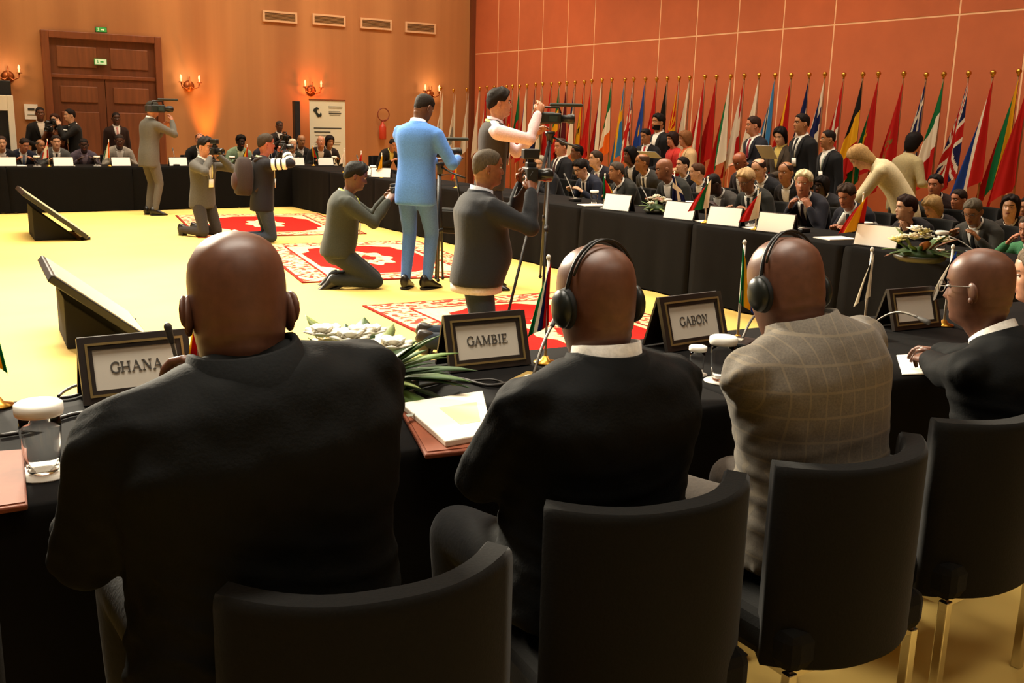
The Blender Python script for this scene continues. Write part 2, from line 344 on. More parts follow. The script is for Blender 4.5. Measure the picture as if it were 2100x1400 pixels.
def rug(label, cx, cy, W, L, rz):
    t = thing('rug', label, 'rug', (cx, cy, 0), rz, 'red rugs in the arena')
    def ring(o, i, z, m, nm):
        mb = MB()
        for (x0, x1, y0, y1) in ((-W / 2 + o, W / 2 - o, -L / 2 + o, -L / 2 + i), (-W / 2 + o, W / 2 - o, L / 2 - i, L / 2 - o), (-W / 2 + o, -W / 2 + i, -L / 2 + i, L / 2 - i), (W / 2 - i, W / 2 - o, -L / 2 + i, L / 2 - i)):
            mb.box(((x0 + x1) / 2, (y0 + y1) / 2, z / 2 + .001), (x1 - x0, y1 - y0, z))
        mb.obj(nm, m, t)
    ring(0, .03, .011, RD, 'edge_band'); ring(.03, .31, .012, RB, 'border'); ring(.31, .34, .013, RD, 'inner_band'); ring(.34, .40, .012, RC, 'cream_band')
    MB().box((0, 0, .006), (W - .80, L - .80, .012)).obj('field', RED, t)
    def medal(cx, cy, a, b, nm, m, z, n=48, k=8):
        pts = []
        for j in range(n):
            th = 2 * math.pi * j / n; q = 1 + .14 * math.cos(k * th); pts.append((cx + a * q * math.cos(th), cy + b * q * math.sin(th)))
        MB().prism(pts, .010, z).obj(nm, m, t)
    medal(0, 0, .26, .52, 'medallion', RC, .0145); medal(0, 0, .15, .34, 'medallion_centre', RB, .0165); medal(0, 0, .08, .18, 'medallion_heart', RED, .0185, 24, 4)
    for sx in (-1, 1):
        for sy in (-1, 1):
            c = V((sx * (W / 2 - .40), sy * (L / 2 - .40)))
            MB().prism([(c.x, c.y), (c.x - sx * .45, c.y), (c.x - sx * .32, c.y - sy * .12), (c.x - sx * .15, c.y - sy * .2), (c.x - sx * .12, c.y - sy * .45), (c.x, c.y - sy * .6)][::(1 if sx * sy < 0 else -1)], .010, .0145).obj('corner_motif', RC, t)
rug('red rug nearest the camera under the kneeling man in navy jacket', 4.5, 6.15, 2.15, 3.4, rad(-4))
rug('red rug in the middle under the kneeling man in dark green shirt', 4.85, 10.65, 2.15, 3.1, rad(-10))
rug('red rug farthest from the camera before the end table', 5.0, 14.7, 2.3, 3.1, rad(-9))

# ------------------------------------------------------------------ tables
def table(label, x0, x1, y0, y1, zt=.72, rz=0, pivot=None, group='black skirted conference tables', bulge=(0, 0, 0, 0)):
    cx, cy = (x0 + x1) / 2, (y0 + y1) / 2; W, L = x1 - x0, y1 - y0
    t = thing('conference_table', label, 'table', (cx, cy, 0), rz, group)
    MB().box((0, 0, zt - .03), (W - .02, L - .02, .03)).obj('table_top', mat('table_board', '#4a3322', .5), t)
    for sx in (-1, 1):
        for sy in (-1, 1): MB().box((sx * (W / 2 - .08), sy * (L / 2 - .08), (zt - .045) / 2), (.04, .04, zt - .045)).obj('leg', CHROME, t)
    # cloth: flat top falling into a gently folded skirt
    per = []; N = 26; r_ = .03
    def side(ax, ay, bx, by, n):
        for k in range(n): per.append((ax + (bx - ax) * k / n, ay + (by - ay) * k / n))
    side(-W / 2, -L / 2, W / 2, -L / 2, 24); side(W / 2, -L / 2, W / 2, L / 2, 24); side(W / 2, L / 2, -W / 2, L / 2, 24); side(-W / 2, L / 2, -W / 2, -L / 2, 24)
    rings = [[V((x * .5, y * .5, zt)) for x, y in per], [V((x * .985, y * .985, zt)) for x, y in per]]
    rr = random.Random(label)
    ph = [rr.uniform(0, 6) for _ in range(3)]
    for zi, z in enumerate((zt - .008, zt - .05, zt * .66, zt * .33, .015)):
        k = zi / 4; ring = []
        for j, (x, y) in enumerate(per):
            q = (.008 * math.sin(j * .9 + ph[0]) + .006 * math.sin(j * 1.7 + ph[1])) * k + .004 * zi
            d = V((x / (W / 2), y / (L / 2))); e = V((1 if abs(d.x) > .999 else 0, 1 if abs(d.y) > .999 else 0)); s_ = V((math.copysign(e.x, x), math.copysign(e.y, y)))
            ring.append(V((x + s_.x * q, y + s_.y * q, z)))
        rings.append(ring)
    cl = MB(); cl.loft(rings, cap=False); n = len(per); cl.add([V((0, 0, zt))] + rings[0], [(0, 1 + j, 1 + (j + 1) % n) for j in range(n)])
    cl.obj('table_cloth', BLACK_CLOTH, t)
    return t
TZ = .72
TX = 6.46                                   # table front along the flag side
bnd = [3.45, 5.2, 6.95, 8.7, 10.45, 12.2, 13.95, 15.7, 17.44]
names = ['nearest the camera with the yellow flower bowl', 'holding the red and yellow small flag', 'before the white-haired man in glasses', 'with the red green small flag and white flowers', 'behind the tall tripod', 'behind the man in pale blue suit', 'beyond the man in pale blue suit', 'next to the far corner']
for (a, b), nm in zip(zip(bnd[:-1], bnd[1:]), names): table('black skirted table of the flag-side row, ' + nm, TX, TX + .9, a + .012, b - .012)
BY = 17.5
for k, (x0, nm) in enumerate(((5.6, 'at the corner with the flag side'), (3.72, 'behind the kneeling man with backpack'), (1.84, 'behind the standing cameraman'), (-.04, 'at the left edge of the picture'))):
    table('black skirted table of the end row, ' + nm, x0 + .012, x0 + 1.87, BY, BY + .9)
FR = rad(-4)
def ft(u, v, z=TZ): return V((1.0 + u * math.cos(FR) - v * math.sin(FR), 2.86 + u * math.sin(FR) + v * math.cos(FR), z))   # near table frame
for k, (u0, nm) in enumerate(((-2.15, 'left, with the upturned glass'), (-.35, 'before the bald man in black suit'), (1.45, 'before the man in grey jacket'), (3.25, 'at the right edge of the picture'))):
    c = ft(u0 + .9, 0, 0); table('black skirted near table ' + nm, c.x - .893, c.x + .893, c.y - .475, c.y + .475, rz=FR)
# ------------------------------------------------------------------ people
HZ = [-.012, 0, .012, .024, .034, .042, .05, .058, .066, .073, .082, .092, .102, .110, .117, .124, .131, .138, .150, .164, .178, .191, .203, .213, .220, .2245, .226]
_zk = [-.03, -.012, 0, .012, .03, .055, .08, .115, .145, .175, .20, .213, .2205, .2245, .226]
_w = [.057, .057, .057, .058, .0625, .0670, .0710, .0745, .0755, .0730, .061, .046, .031, .016, .001]
_f = [.040, .055, .080, .092, .094, .094, .094, .090, .094, .086, .066, .046, .029, .014, .001]
_b = [.062, .064, .068, .072, .080, .088, .095, .101, .103, .098, .078, .057, .037, .018, .001]
def head_pt(phi, z, o=0):
    w, f, b = np.interp(z, _zk, _w), np.interp(z, _zk, _f), np.interp(z, _zk, _b)
    s, c = math.sin(phi), math.cos(phi)
    x = w * s; y = (f if c > 0 else b) * c
    if z < .06 and c > 0: x *= 1 - .26 * c * c * (1 - max(z, 0) / .06)
    if c > .2:
        n = max(0, (.124 - z) / .045) if z > .079 else max(0, (z - .066) / .013)
        y += .023 * n * math.exp(-(x / .0125) ** 2)
        y -= .010 * math.exp(-((abs(x) - .032) / .015) ** 2 - ((z - .116) / .010) ** 2)
        y += .005 * math.exp(-((z - .135) / .007) ** 2 - (x / .05) ** 2)
        y += .005 * math.exp(-((z - .046) / .006) ** 2 - (x / .022) ** 2) + .005 * math.exp(-((z - .055) / .004) ** 2 - (x / .022) ** 2)
        y += .004 * math.exp(-((z - .016) / .012) ** 2 - (x / .02) ** 2) - .003 * math.exp(-((z - .032) / .005) ** 2 - (x / .02) ** 2)
        y += .004 * math.exp(-((abs(x) - .045) / .015) ** 2 - ((z - .085) / .014) ** 2)
    elif c < -.1: y -= .0028 * math.sin(z * 250 + .6) * math.exp(-((z - .04) / .028) ** 2) * min(1, -c * 1.5)
    if o:
        d = V((x, y * .85, (z - .11))); 
        d = d.normalized() if d.length > 1e-6 else V((0, 0, 1)); return V((x, y, z)) + d * o
    return V((x, y, z))
NPHI = 36
PHI = [2 * math.pi * j / NPHI - .38 * math.sin(2 * math.pi * j / NPHI) for j in range(NPHI)]

def rotX(a): return Matrix.Rotation(a, 3, 'X')
def ik(S, W, l1, l2, pole):
    d = W - S; L = d.length
    if L > (l1 + l2) * .995: W = S + d * ((l1 + l2) * .995 / L); d = W - S; L = d.length
    if L < .12: W = S + d.normalized() * .12; d = W - S; L = .12
    a = (l1 * l1 - l2 * l2 + L * L) / (2 * L); h = math.sqrt(max(l1 * l1 - a * a, 0)); u = d / L
    p = pole - u * pole.dot(u); p.normalize()
    return S + u * a + p * h, W

def hand(mb, W, d, n, side, curl, mi=0, k=1.0):
    d = d.normalized(); n = (n - d * n.dot(d)); n = n.normalized() if n.length > .05 else d.orthogonal().normalized(); x = d.cross(n) * side
    def P(a, b, c): return W + x * (a * k) + d * (b * k) + n * (c * k)
    def rg(y, rx, rz, c=0): return [P(rx * math.cos(t), y, c + rz * math.sin(t)) for t in [2 * math.pi * j / 10 for j in range(10)]]
    mb.loft([rg(-.05, .026, .02), rg(0, .027, .019), rg(.03, .037, .018), rg(.06, .042, .016), rg(.085, .041, .014), rg(.095, .034, .010)], mi)
    for bx, L in ((.031, .072), (.011, .082), (-.010, .076), (-.030, .060)):
        p = V((bx, .083, 0)); a = 0; pts = [p - V((0, .02, 0)), p.copy()]
        for s_, q in ((.45, .55), (.30, .75), (.25, .5)):
            a += curl * q; p = p + V((bx * .12 * (1 - curl * .6), math.cos(a), -math.sin(a))) * (L * s_); pts.append(p.copy())
        mb.tube([P(*q) for q in pts], [r * k for r in (.0105, .0105, .0095, .0085, .006)], 7, mi, ref=n)
    t = [V((.022, .012, -.004)), V((.042, .034, -.010)), V((.056 - curl * .012, .060, -.018)), V((.054 - curl * .03, .086, -.026 - .012 * curl))]
    mb.tube([P(*q) for q in t], [r * k for r in (.014, .0125, .0105, .007)], 7, mi, ref=n)

def smooth_mods(o, vox, it=4, shade=True):
    r = o.modifiers.new('remesh', 'REMESH'); r.mode = 'VOXEL'; r.voxel_size = vox; r.use_smooth_shade = True
    s = o.modifiers.new('smooth', 'SMOOTH'); s.iterations = it; s.factor = .5

TT = [-.42, -.2, 0, .2, .4, .6, .75, .86, .93, 1.0, 1.05]
TW = [.180, .182, .178, .166, .162, .176, .188, .190, .170, .095, .058]
TF = [.115, .125, .130, .130, .130, .132, .128, .112, .088, .062, .050]
TB = [.130, .135, .132, .116, .108, .118, .126, .122, .105, .078, .060]

def person(label, x, y, psi, pose='sit', h=1.75, lean=8, side=0, twist=0, head=(0, 8, 0), hands=None, curl=(.5, .5), pole=None, skin_c='#b07a52', hair=('short', '#1b1410'),
           top='#17181c', shirt='#e9e4da', tie=None, vneck=True, legs='#15161a', shoes='#0e0c0b', girth=1.0, near=False, pz=None, z0=0, hs=1.0, head_at=None, handsw=None, sleeves=None, lanyard=None, collar=True,
           stance=.1, hem=None, group=None, shoes_on=None, jcollar=True, sh=.172, feet=None, folds=None, knees=None, hdir=None, glasses=None, beard=None, neck=.075, name='person', lips='#8a4a3c'):
    pz = pz if pz is not None else {'sit': .55, 'stand': .94, 'kneel': .50}[pose]
    def spine(lean_):
        P = [V((0, 0, pz))]; N = 24; L = .54; Fs = []
        for i in range(N + 1):
            t = i / N; a = rad(lean_) * (.35 + .9 * t); b = rad(side) * t * 1.2; tw = rad(twist) * t
            M = Matrix.Rotation(tw, 3, 'Z') @ Matrix.Rotation(b, 3, 'Y') @ Matrix.Rotation(-a, 3, 'X'); Fs.append(M)
            if i < N: P.append(P[-1] + M @ V((0, 0, L / N)))
        return P, Fs
    def headframe(P, Fs, lean_):
        nb = P[-1]; a = rad(lean_ * .75 + head[1] * .25)
        nd = Matrix.Rotation(rad(twist), 3, 'Z') @ Matrix.Rotation(-a, 3, 'X') @ V((0, 0, 1))
        HM = Matrix.Rotation(rad(twist * .5 - head[0]), 3, 'Z') @ Matrix.Rotation(rad(head[2]), 3, 'Y') @ Matrix.Rotation(-rad(head[1]), 3, 'X')
        piv = nb + nd * neck + V((0, .004, 0))
        org = piv - HM @ V((0, -.025, .02)) * hs
        return HM, org
    s = h / 1.75; dz = z0
    if head_at is not None and pose == 'sit':
        best = None
        for le in range(0, 40, 2):
            P, Fs = spine(le); HM, org = headframe(P, Fs, le); c = org + HM @ V((0, 0, .113)) * hs; e = abs(c.z * s - head_at.z)
            if best is None or e < best[0]: best = (e, le, c)
        lean = best[1]; c = best[2]
        s2 = head_at.z / c.z; s = max(.86, min(1.12, s2)); dz = max(-.10, min(.15, head_at.z - c.z * s))
    P, Fs = spine(lean); HM, org = headframe(P, Fs, lean)
    if head_at is not None:
        c = org + HM @ V((0, 0, .113)) * hs
        if pose != 'sit': s = max(.8, min(1.15, (head_at.z - dz) / c.z))
        q = Matrix.Rotation(psi, 3, 'Z') @ (c * s); x, y = head_at.x - q.x, head_at.y - q.y
    def sp(t):
        if t <= 0: return P[0] + Fs[0] @ V((0, 0, .54 * t)), Fs[0]
        k = min(t, 1) * 24; i = min(int(k), 23); p = P[i].lerp(P[i + 1], k - i)
        if t > 1: p = P[-1] + Fs[-1] @ V((0, 0, .54 * (t - 1)))
        return p, Fs[min(int(round(k)), 24)]
    root = thing(name, label, 'person', (x, y, dz), psi, group)
    # joints
    shp = {}
    for sd in (-1, 1):
        p, F = sp(.85); shp[sd] = p + F @ V((sd * sh * (girth * .5 + .5), .0, -.005))
    if hands is None: hands = ((.15, .42, (.765 - dz) / s), (-.15, .42, (.765 - dz) / s)) if pose == 'sit' else ((.24, .05, pz - .12), (-.24, .05, pz - .12))
    if handsw:
        hands = [hands[i] if q is None else (Matrix.Rotation(-psi, 3, 'Z') @ (q - V((x, y, dz)))) / s for i, q in enumerate(handsw)]
    arms = {}
    for i, sd in enumerate((1, -1)):
        po = V(pole[i]) if pole else V((sd * .55, -.45, -.8)); E, W = ik(shp[sd], V(hands[i]), .30, .265, po); arms[sd] = (shp[sd], E, W)
    hip = {sd: P[0] + V((sd * .09, 0, -.02)) for sd in (-1, 1)}; LG = {}
    for sd in (-1, 1):
        H0 = hip[sd]
        if pose == 'sit': K = V((sd * .13, .43, pz - .01)); A = V((sd * .13, .40, .09)); fd = V((sd * .1, 1, -.05))
        elif pose == 'stand':
            f_ = feet[0 if sd > 0 else 1] if feet else (sd * stance, 0); A = V((f_[0], f_[1], .09)); K, A = ik(H0, A, .43, .42, V((sd * .15, 1, 0))); fd = V((sd * .25, 1, -.1))
        else:
            dzk = min(pz - .02 - .07, .425); ky = math.sqrt(max(.43 ** 2 - dzk ** 2, 0)); kx = sd * (.13 if knees is None else knees); K = V((kx, ky, .07)); A = V((kx * .9, ky - .40, .085)); fd = V((0, -.35, -1)) if pz > .4 else V((0, -1, -.35))
        LG[sd] = (H0, K, A, fd)
    def torso(mb, g, t0, t1=1.0, n=14):
        rings = []
        for i in range(n + 1):
            t = t0 + (t1 - t0) * i / n; p, F = sp(t); w_, f_, b_ = (np.interp(t, TT, q) for q in (TW, TF, TB))
            gg = 1 + (girth - 1) * (1.1 if t < .8 else .6); bell = 1 + (girth - 1) * 1.2 * math.exp(-((t - .25) / .25) ** 2)
            ring = []
            for j in range(24):
                a = 2 * math.pi * j / 24; c_, s_ = math.cos(a), math.sin(a); cx = math.copysign(abs(s_) ** .85, s_); cy = math.copysign(abs(c_) ** .85, c_)
                ring.append(p + F @ V((w_ * g * gg * cx, (f_ * bell if c_ > 0 else b_) * g * gg * cy, 0)))
            rings.append(ring)
        mb.loft(rings)
    def arm(mb, sd, g, end=.95):
        S, E, W = arms[sd]; We = E.lerp(W, end); k = g * (.6 + .4 * girth)
        mid1 = S.lerp(E, .5); mid2 = E.lerp(We, .45)
        mb.tube([S + (S - E).normalized() * .02, S, mid1, E, mid2, We], [.050 * k, .066 * k, .056 * k, .051 * k, .047 * k, .036 * k], 14, round_ends=True)
        mb.ell(E, (.051 * k,) * 3, nu=12, nv=8)
        if g > 1:                                       # shoulder slope
            p, F = sp(.95); mb.tube([p + F @ V((0, -.01, -.005)), (p + F @ V((0, -.01, 0))).lerp(S, .5) + F @ V((0, -.005, -.004)), S + F @ V((0, 0, -.008))], [.068, .070, .058 * k], 12, round_ends=True)
    def leg(mb, sd, g, end=1.0):
        H0, K, A, fd = LG[sd]; k = g * (.6 + .4 * girth); Ae = K.lerp(A, end)
        mb.tube([H0, H0.lerp(K, .5), K], [.092 * k, .080 * k, .062 * k], 14, round_ends=True); mb.tube([K, K.lerp(Ae, .4), Ae], [.062 * k, .057 * k, .046 * k if pose != 'kneel' else .05 * k], 14, round_ends=True)
    # ---- body
    b = MB(); sk = skin(skin_c)
    torso(b, .82, -.1, .98, 8)
    for sd in (-1, 1): arm(b, sd, .72, 1.0); leg(b, sd, .75)
    rings = []; p, F = sp(.97); dn = HM @ V((0, 0, -1))
    for k, (w_, f_, b_) in ((0, (.070, .060, .070)), (.35, (.060, .055, .064)), (.7, (.055, .050, .062))):
        c0, _ = sp(.97); top_c = org + HM @ V((0, 0, -.012)) * hs
        ring = []
        for ph in PHI:
            a = c0 + F @ V((w_ * hs * math.sin(ph), (f_ if math.cos(ph) > 0 else b_) * hs * math.cos(ph), 0))
            e = org + HM @ (head_pt(ph, -.03) * hs)
            ring.append(a.lerp(e, k))
        rings.append(ring)
    for z in HZ: rings.append([org + HM @ (head_pt(ph, z) * hs) for ph in PHI])
    b.loft(rings)
    nf = len(HZ) + 2                                     # paint lips and brows on the head quads
    base = len(b.f) - (nf * NPHI + 2)
    for i, z in enumerate(HZ[:-1]):
        zc = (z + HZ[i + 1]) / 2
        for j in range(NPHI):
            ph = (PHI[j] + (PHI[(j + 1) % NPHI] if j < NPHI - 1 else 2 * math.pi)) / 2; q = head_pt(ph, zc); fi = base + (i + 3) * NPHI + j
            if math.cos(ph) > 0:
                if .042 < zc < .058 and abs(q.x) < .023: b.m[fi] = 1
                if .131 < zc < .138 and .012 < abs(q.x) < .052: b.m[fi] = 3
                if beard and (zc < .066 and not (.042 < zc < .058 and abs(q.x) < .023)) and zc > -.01: b.m[fi] = 3
    for sd in (-1, 1):
        e = org + HM @ (V((sd * .031, .0785, .116)) * hs); b.ell(e, (.0120 * hs, .010 * hs, .0055 * hs), HM, 10, 6, 2); b.ell(e + HM @ V((0, .0080 * hs, 0)), (.0052 * hs, .0035 * hs, .0052 * hs), HM, 8, 5, 3)
        er = HM @ Matrix.Rotation(rad(sd * 22), 3, 'Z') @ Matrix.Rotation(rad(-12), 3, 'X')
        b.ell(org + HM @ (V((sd * .0755, -.010, .098)) * hs), (.008 * hs, .018 * hs, .031 * hs), er, 10, 8); b.ell(org + HM @ (V((sd * .082, -.013, .102)) * hs), (.006 * hs, .019 * hs, .026 * hs), er, 10, 6); b.ell(org + HM @ (V((sd * .077, -.004, .074)) * hs), (.006 * hs, .010 * hs, .010 * hs), er, 8, 6)
        S, E, W = arms[sd]; i = 0 if sd > 0 else 1
        d_ = (W - E).normalized()
        if hdir: d_ = V(hdir[i])
        nn = V((sd * .5, 0, 1)) if abs(d_.z) < .75 else V((sd * 1, .3, 0))
        hand(b, W, d_, nn, -sd, curl[i], 0, 1.0)
    brow = hair[1] if hair and hair[1] != 'none' else '#1b1410'
    if hair and hair[0] == 'bald': brow = '#2a211b'
    bo = b.obj('body', [sk, plain(lips if not near else skin_c, .5), plain('#b0a699', .3), hairm(brow)], root, scale=s)
    vox = .0085 if near else .0165
    # ---- trousers and shoes
    if legs:
        t = MB(); p0 = P[0] + V((0, -.005, -.01)); t.ell(p0, (.165 * (.5 + .5 * girth), .125 * (.5 + .5 * girth), .13), None, 16, 10)
        for sd in (-1, 1): leg(t, sd, 1.06, .97)
        o = t.obj('trousers', cloth(legs), root, scale=s); smooth_mods(o, .016 if (pose != 'sit' or near) else .026, 4)
    if shoes_on if shoes_on is not None else pose != 'sit':
        for sd in (-1, 1):
            H0, K, A, fd = LG[sd]; fd = fd.normalized(); up = V((0, 0, 1)) if abs(fd.z) < .8 else V((0, -1, 0)); up = (up - fd * up.dot(fd)).normalized(); sx = fd.cross(up)
            if pose == 'kneel' and pz > .4: c = A + V((0, -.03, 0))
            else: c = A.copy()
            m = MB(); rr = []
            for (q, w_, lo, hi) in ((-.075, .030, -.07, .02), (-.06, .036, -.082, .045), (0, .040, -.085, .05), (.06, .043, -.085, .005), (.12, .049, -.085, -.025), (.165, .044, -.085, -.04), (.20, .022, -.083, -.06)):
                rr.append([c + fd * q + sx * (w_ * math.cos(a)) + up * ((lo + hi) / 2 + (hi - lo) / 2 * math.sin(a)) for a in [2 * math.pi * j / 14 for j in range(14)]])
            m.loft(rr); so = m.obj('shoe', mat('shoe_' + shoes.strip('#'), shoes, .35), root, scale=s)
            mm = MB(); mm.loft([[c + fd * (q0 * .9) + sx * (w_ * 1.06 * c0) + up * u for q0, w_, c0 in [(-.08, .02, -1), (-.05, .038, -1), (.0, .040, -1), (.1, .046, -1), (.16, .044, -1), (.21, .015, -1), (.21, .015, 1), (.16, .044, 1), (.1, .046, 1), (0, .040, 1), (-.05, .038, 1), (-.08, .02, 1)]] for u in (-.09, -.074)], sm=False)
            mm.obj('sole', RUBBER, so, scale=s)
    # ---- jacket
    j = MB(); t0 = hem if hem is not None else {'sit': -.12, 'stand': -.36, 'kneel': -.22}[pose]
    torso(j, 1.06, t0)
    if not sleeves:
        for sd in (-1, 1): arm(j, sd, 1.12)
    bvh = BVHTree.FromPolygons([V(p) for p in j.v], j.f)
    tm = cloth(top) if isinstance(top, str) else top
    jname = 'jacket'
    jo = j.obj(jname, tm, root, scale=s); smooth_mods(jo, vox * s, 26 if near else 4)
    if sleeves:
        for sd in (-1, 1):
            a_ = MB(); arm(a_, sd, 1.10); so = a_.obj('sleeve', cloth(sleeves), root, scale=s); smooth_mods(so, .013, 3)
    if near and folds:                                   # pressed-in cloth folds as geometry
        dg = bpy.context.evaluated_depsgraph_get(); dg.update(); me = bpy.data.meshes.new_from_object(jo.evaluated_get(dg)); jo.modifiers.clear(); jo.data = me
        n = len(me.vertices); co = np.empty(n * 3); no = np.empty(n * 3); me.vertices.foreach_get('co', co); me.vertices.foreach_get('normal', no)
        co = co.reshape(-1, 3); no = no.reshape(-1, 3); co += no * folds(co)[:, None]; me.vertices.foreach_set('co', co.ravel()); me.polygons.foreach_set('use_smooth', [True] * len(me.polygons)); me.update()
    # ---- shirt front, tie, lapels laid on the chest
    def patch(nm, m, rows, off, th=.008):
        mb = MB(); g = []
        p1, F1 = sp(.97); f_ = F1 @ V((0, 1, 0)); nx = 7
        for d, xa, xb in rows:
            row = []; o0, F = sp(.99 - d / .54)
            for k in range(nx):
                xx = xa + (xb - xa) * k / (nx - 1); q = o0 + F @ V((xx, 0, 0)); ff = F @ V((0, 1, 0)); hit = bvh.ray_cast(q + ff * .5, -ff)
                row.append((hit[0] if hit[0] is not None else q + ff * .05) + ff * off)
            g.append((row, F))
        n = len(g); fr = [p for r, _ in g for p in r]; bk = [p - F @ V((0, th, 0)) for r, F in g for p in r]; fs = []
        for i in range(n - 1):
            for k in range(nx - 1):
                a = i * nx + k; fs.append((a, a + 1, a + nx + 1, a + nx)); c = a + n * nx; fs.append((c, c + nx, c + nx + 1, c + 1))
        N_ = n * nx
        ed = [i for i in range(nx)] + [i * nx + nx - 1 for i in range(1, n)] + [(n - 1) * nx + k for k in range(nx - 2, -1, -1)] + [i * nx for i in range(n - 2, 0, -1)]
        for a, c in zip(ed, ed[1:] + ed[:1]): fs.append((c, a, a + N_, c + N_))
        mb.add(fr + bk, fs, 0, True); return mb.obj(nm, m, root, scale=s)
    VL = .30
    def hwv(d): return .062 * (1 - (d / VL) ** 1.3) + .004
    if vneck and shirt:
        ds = [VL * k / 9 for k in range(10)]
        patch('shirt_front', cloth(shirt), [(d, -hwv(d), hwv(d)) for d in ds], .006)
        for sd in (-1, 1): patch('lapel', tm, [(d, sd * hwv(d), sd * (hwv(d) + .012 + .05 * math.sin(math.pi * min(1, (d + .05) / (VL + .04))))) for d in ds], .012)
        if tie: patch('tie', cloth(tie), [(.0, -.017, .017), (.025, -.02, .02), (.035, -.013, .013)] + [(d, -.013 - .06 * d, .013 + .06 * d) for d in (.08, .13, .18, .23, .27)], .016)
    def band(nm, m, r0, r1, z0_, z1_, ph0=0, ph1=2 * math.pi, th=.006, lift=0):
        mb = MB(); rs = []; c0, F = sp(.97); n = 28; full = ph1 - ph0 > 6.2
        for (r_, z_) in ((r0, z0_), (r1, z1_), (r1 - th, z1_), (r0 - th, z0_)):
            rs.append([c0 + F @ V((r_ * math.sin(a), r_ * (1.0 if math.cos(a) > 0 else 1.12) * math.cos(a) + .004, z_ - .018 * max(0, math.cos(a)) + lift * max(0, -math.cos(a)))) for a in [ph0 + (ph1 - ph0) * q / (n if full else n - 1) for q in range(n)]])
        rs.append(rs[0]); mb.loft(rs, cap=False, closed=full); return mb.obj(nm, m, root, scale=s)
    kk = .94 + .06 * hs + (hs - 1) * .5 + (girth - 1) * .25
    if collar and shirt: band('shirt_collar', cloth(shirt), .074 * kk, .068 * kk, -.005, .050, lift=.012)
    if jcollar: band('jacket_collar', tm, (.104 if near else .092) * kk, (.080 if near else .079) * kk, -.03, .040 if near and not collar else .034, 1.1, 2 * math.pi - 1.1, .010)
    if lanyard:
        band('lanyard', plain(lanyard, .6), .086, .080, .005, .022, lift=.01); 
        patch('lanyard_ribbon', plain(lanyard, .6), [(d, -.05 + .12 * d, -.035 + .12 * d) for d in (0.02, .08, .16, .24)], .02); patch('badge', PAPER, [(d, -.04, .04) for d in (.25, .31, .36)], .022)
    # ---- hair, glasses
    if hair and hair[0] not in ('bald', 'none'):
        st, hc = hair[0], hair[1]; hm = MB(); rows = 9; rs = []
        th = {'short': .008, 'thick': .018, 'crop': .004, 'long': .022, 'bob': .024, 'fringe': .006, 'bun': .012, 'afro': .024, 'cap': .012}[st]
        lo = {'long': [.185, .165, .10, .03, -.07, -.10], 'bob': [.165, .155, .09, .00, -.02, -.02], 'bun': [.185, .17, .125, .10, .06, .045]}.get(st, [.182, .174, .118, .120, .068, .036])
        if st == 'fringe': lo = [.215, .20, .14, .112, .06, .036]
        zls = [np.interp(abs(((ph + math.pi) % (2 * math.pi)) - math.pi), [0, .7, 1.15, 1.6, 2.1, 3.14], lo) for ph in PHI]
        zt_ = .2259 if st != 'fringe' else .19
        for i in range(rows + 1):
            k = i / rows; ring = []
            for ph, zl in zip(PHI, zls):
                z = zl + (max(zt_, zl + .002) - zl) * (1 - (1 - k) ** 1.4); o_ = -.004 if i == 0 else th * (1 if i > 1 else .8)
                if st == 'fringe': o_ = -.004 if i in (0, rows) else th
                if i and st in ('thick', 'short', 'crop', 'afro', 'bob', 'long'): o_ += th * .25 * math.sin(ph * 7 + z * 90)
                if math.cos(ph) > .3 and st in ('thick', 'short') and i > 1: o_ *= 1.25
                if z < .10 and st in ('long', 'bob'):
                    q = head_pt(ph, .11, o_); q = V((q.x * (1 - .1 * (.1 - z) / .1), min(q.y, .05) * (1 - .1 * (.1 - z) / .1), z))
                else: q = head_pt(ph, z, o_)
                ring.append(org + HM @ (q * hs))
            rs.append(ring)
        hm.loft(rs, cap=st != 'fringe'); 
        if st == 'bun': hm.ell(org + HM @ (V((0, -.12, .16)) * hs), (.045, .04, .045))
        hm.obj('hair', hairm(hc), root, scale=s)
    if glasses:
        g = MB(); 
        for sd in (-1, 1):
            c = V((sd * .032, .104, .115)); g.tube([org + HM @ ((c + V((.024 * math.cos(a), -abs(sd * .024 * math.cos(a)) * .1, .018 * math.sin(a)))) * hs) for a in np.linspace(0, 2 * math.pi, 17)], .0016 * hs, 5)
            g.tube([org + HM @ (V(q) * hs) for q in ((sd * .056, .098, .118), (sd * .078, .06, .118), (sd * .082, -.005, .116), (sd * .082, -.02, .105))], .0018 * hs, 5)
        g.tube([org + HM @ (V(q) * hs) for q in ((-.008, .112, .118), (0, .117, .121), (.008, .112, .118))], .0018 * hs, 5)
        g.obj('glasses', plain(glasses, .3), root, scale=s)
    Mw = Matrix.Translation((x, y, dz)) @ Matrix.Rotation(psi, 4, 'Z') @ Matrix.Scale(s, 4)
    return dict(root=root, M=Mw, s=s, HM=HM, org=org, hs=hs, arms=arms, sp=sp, shp=shp, P=P, lean=lean)
def AW(a): return -rad(33.3 + a)                         # heading: 0 away from the lens, 90 to the right of the picture
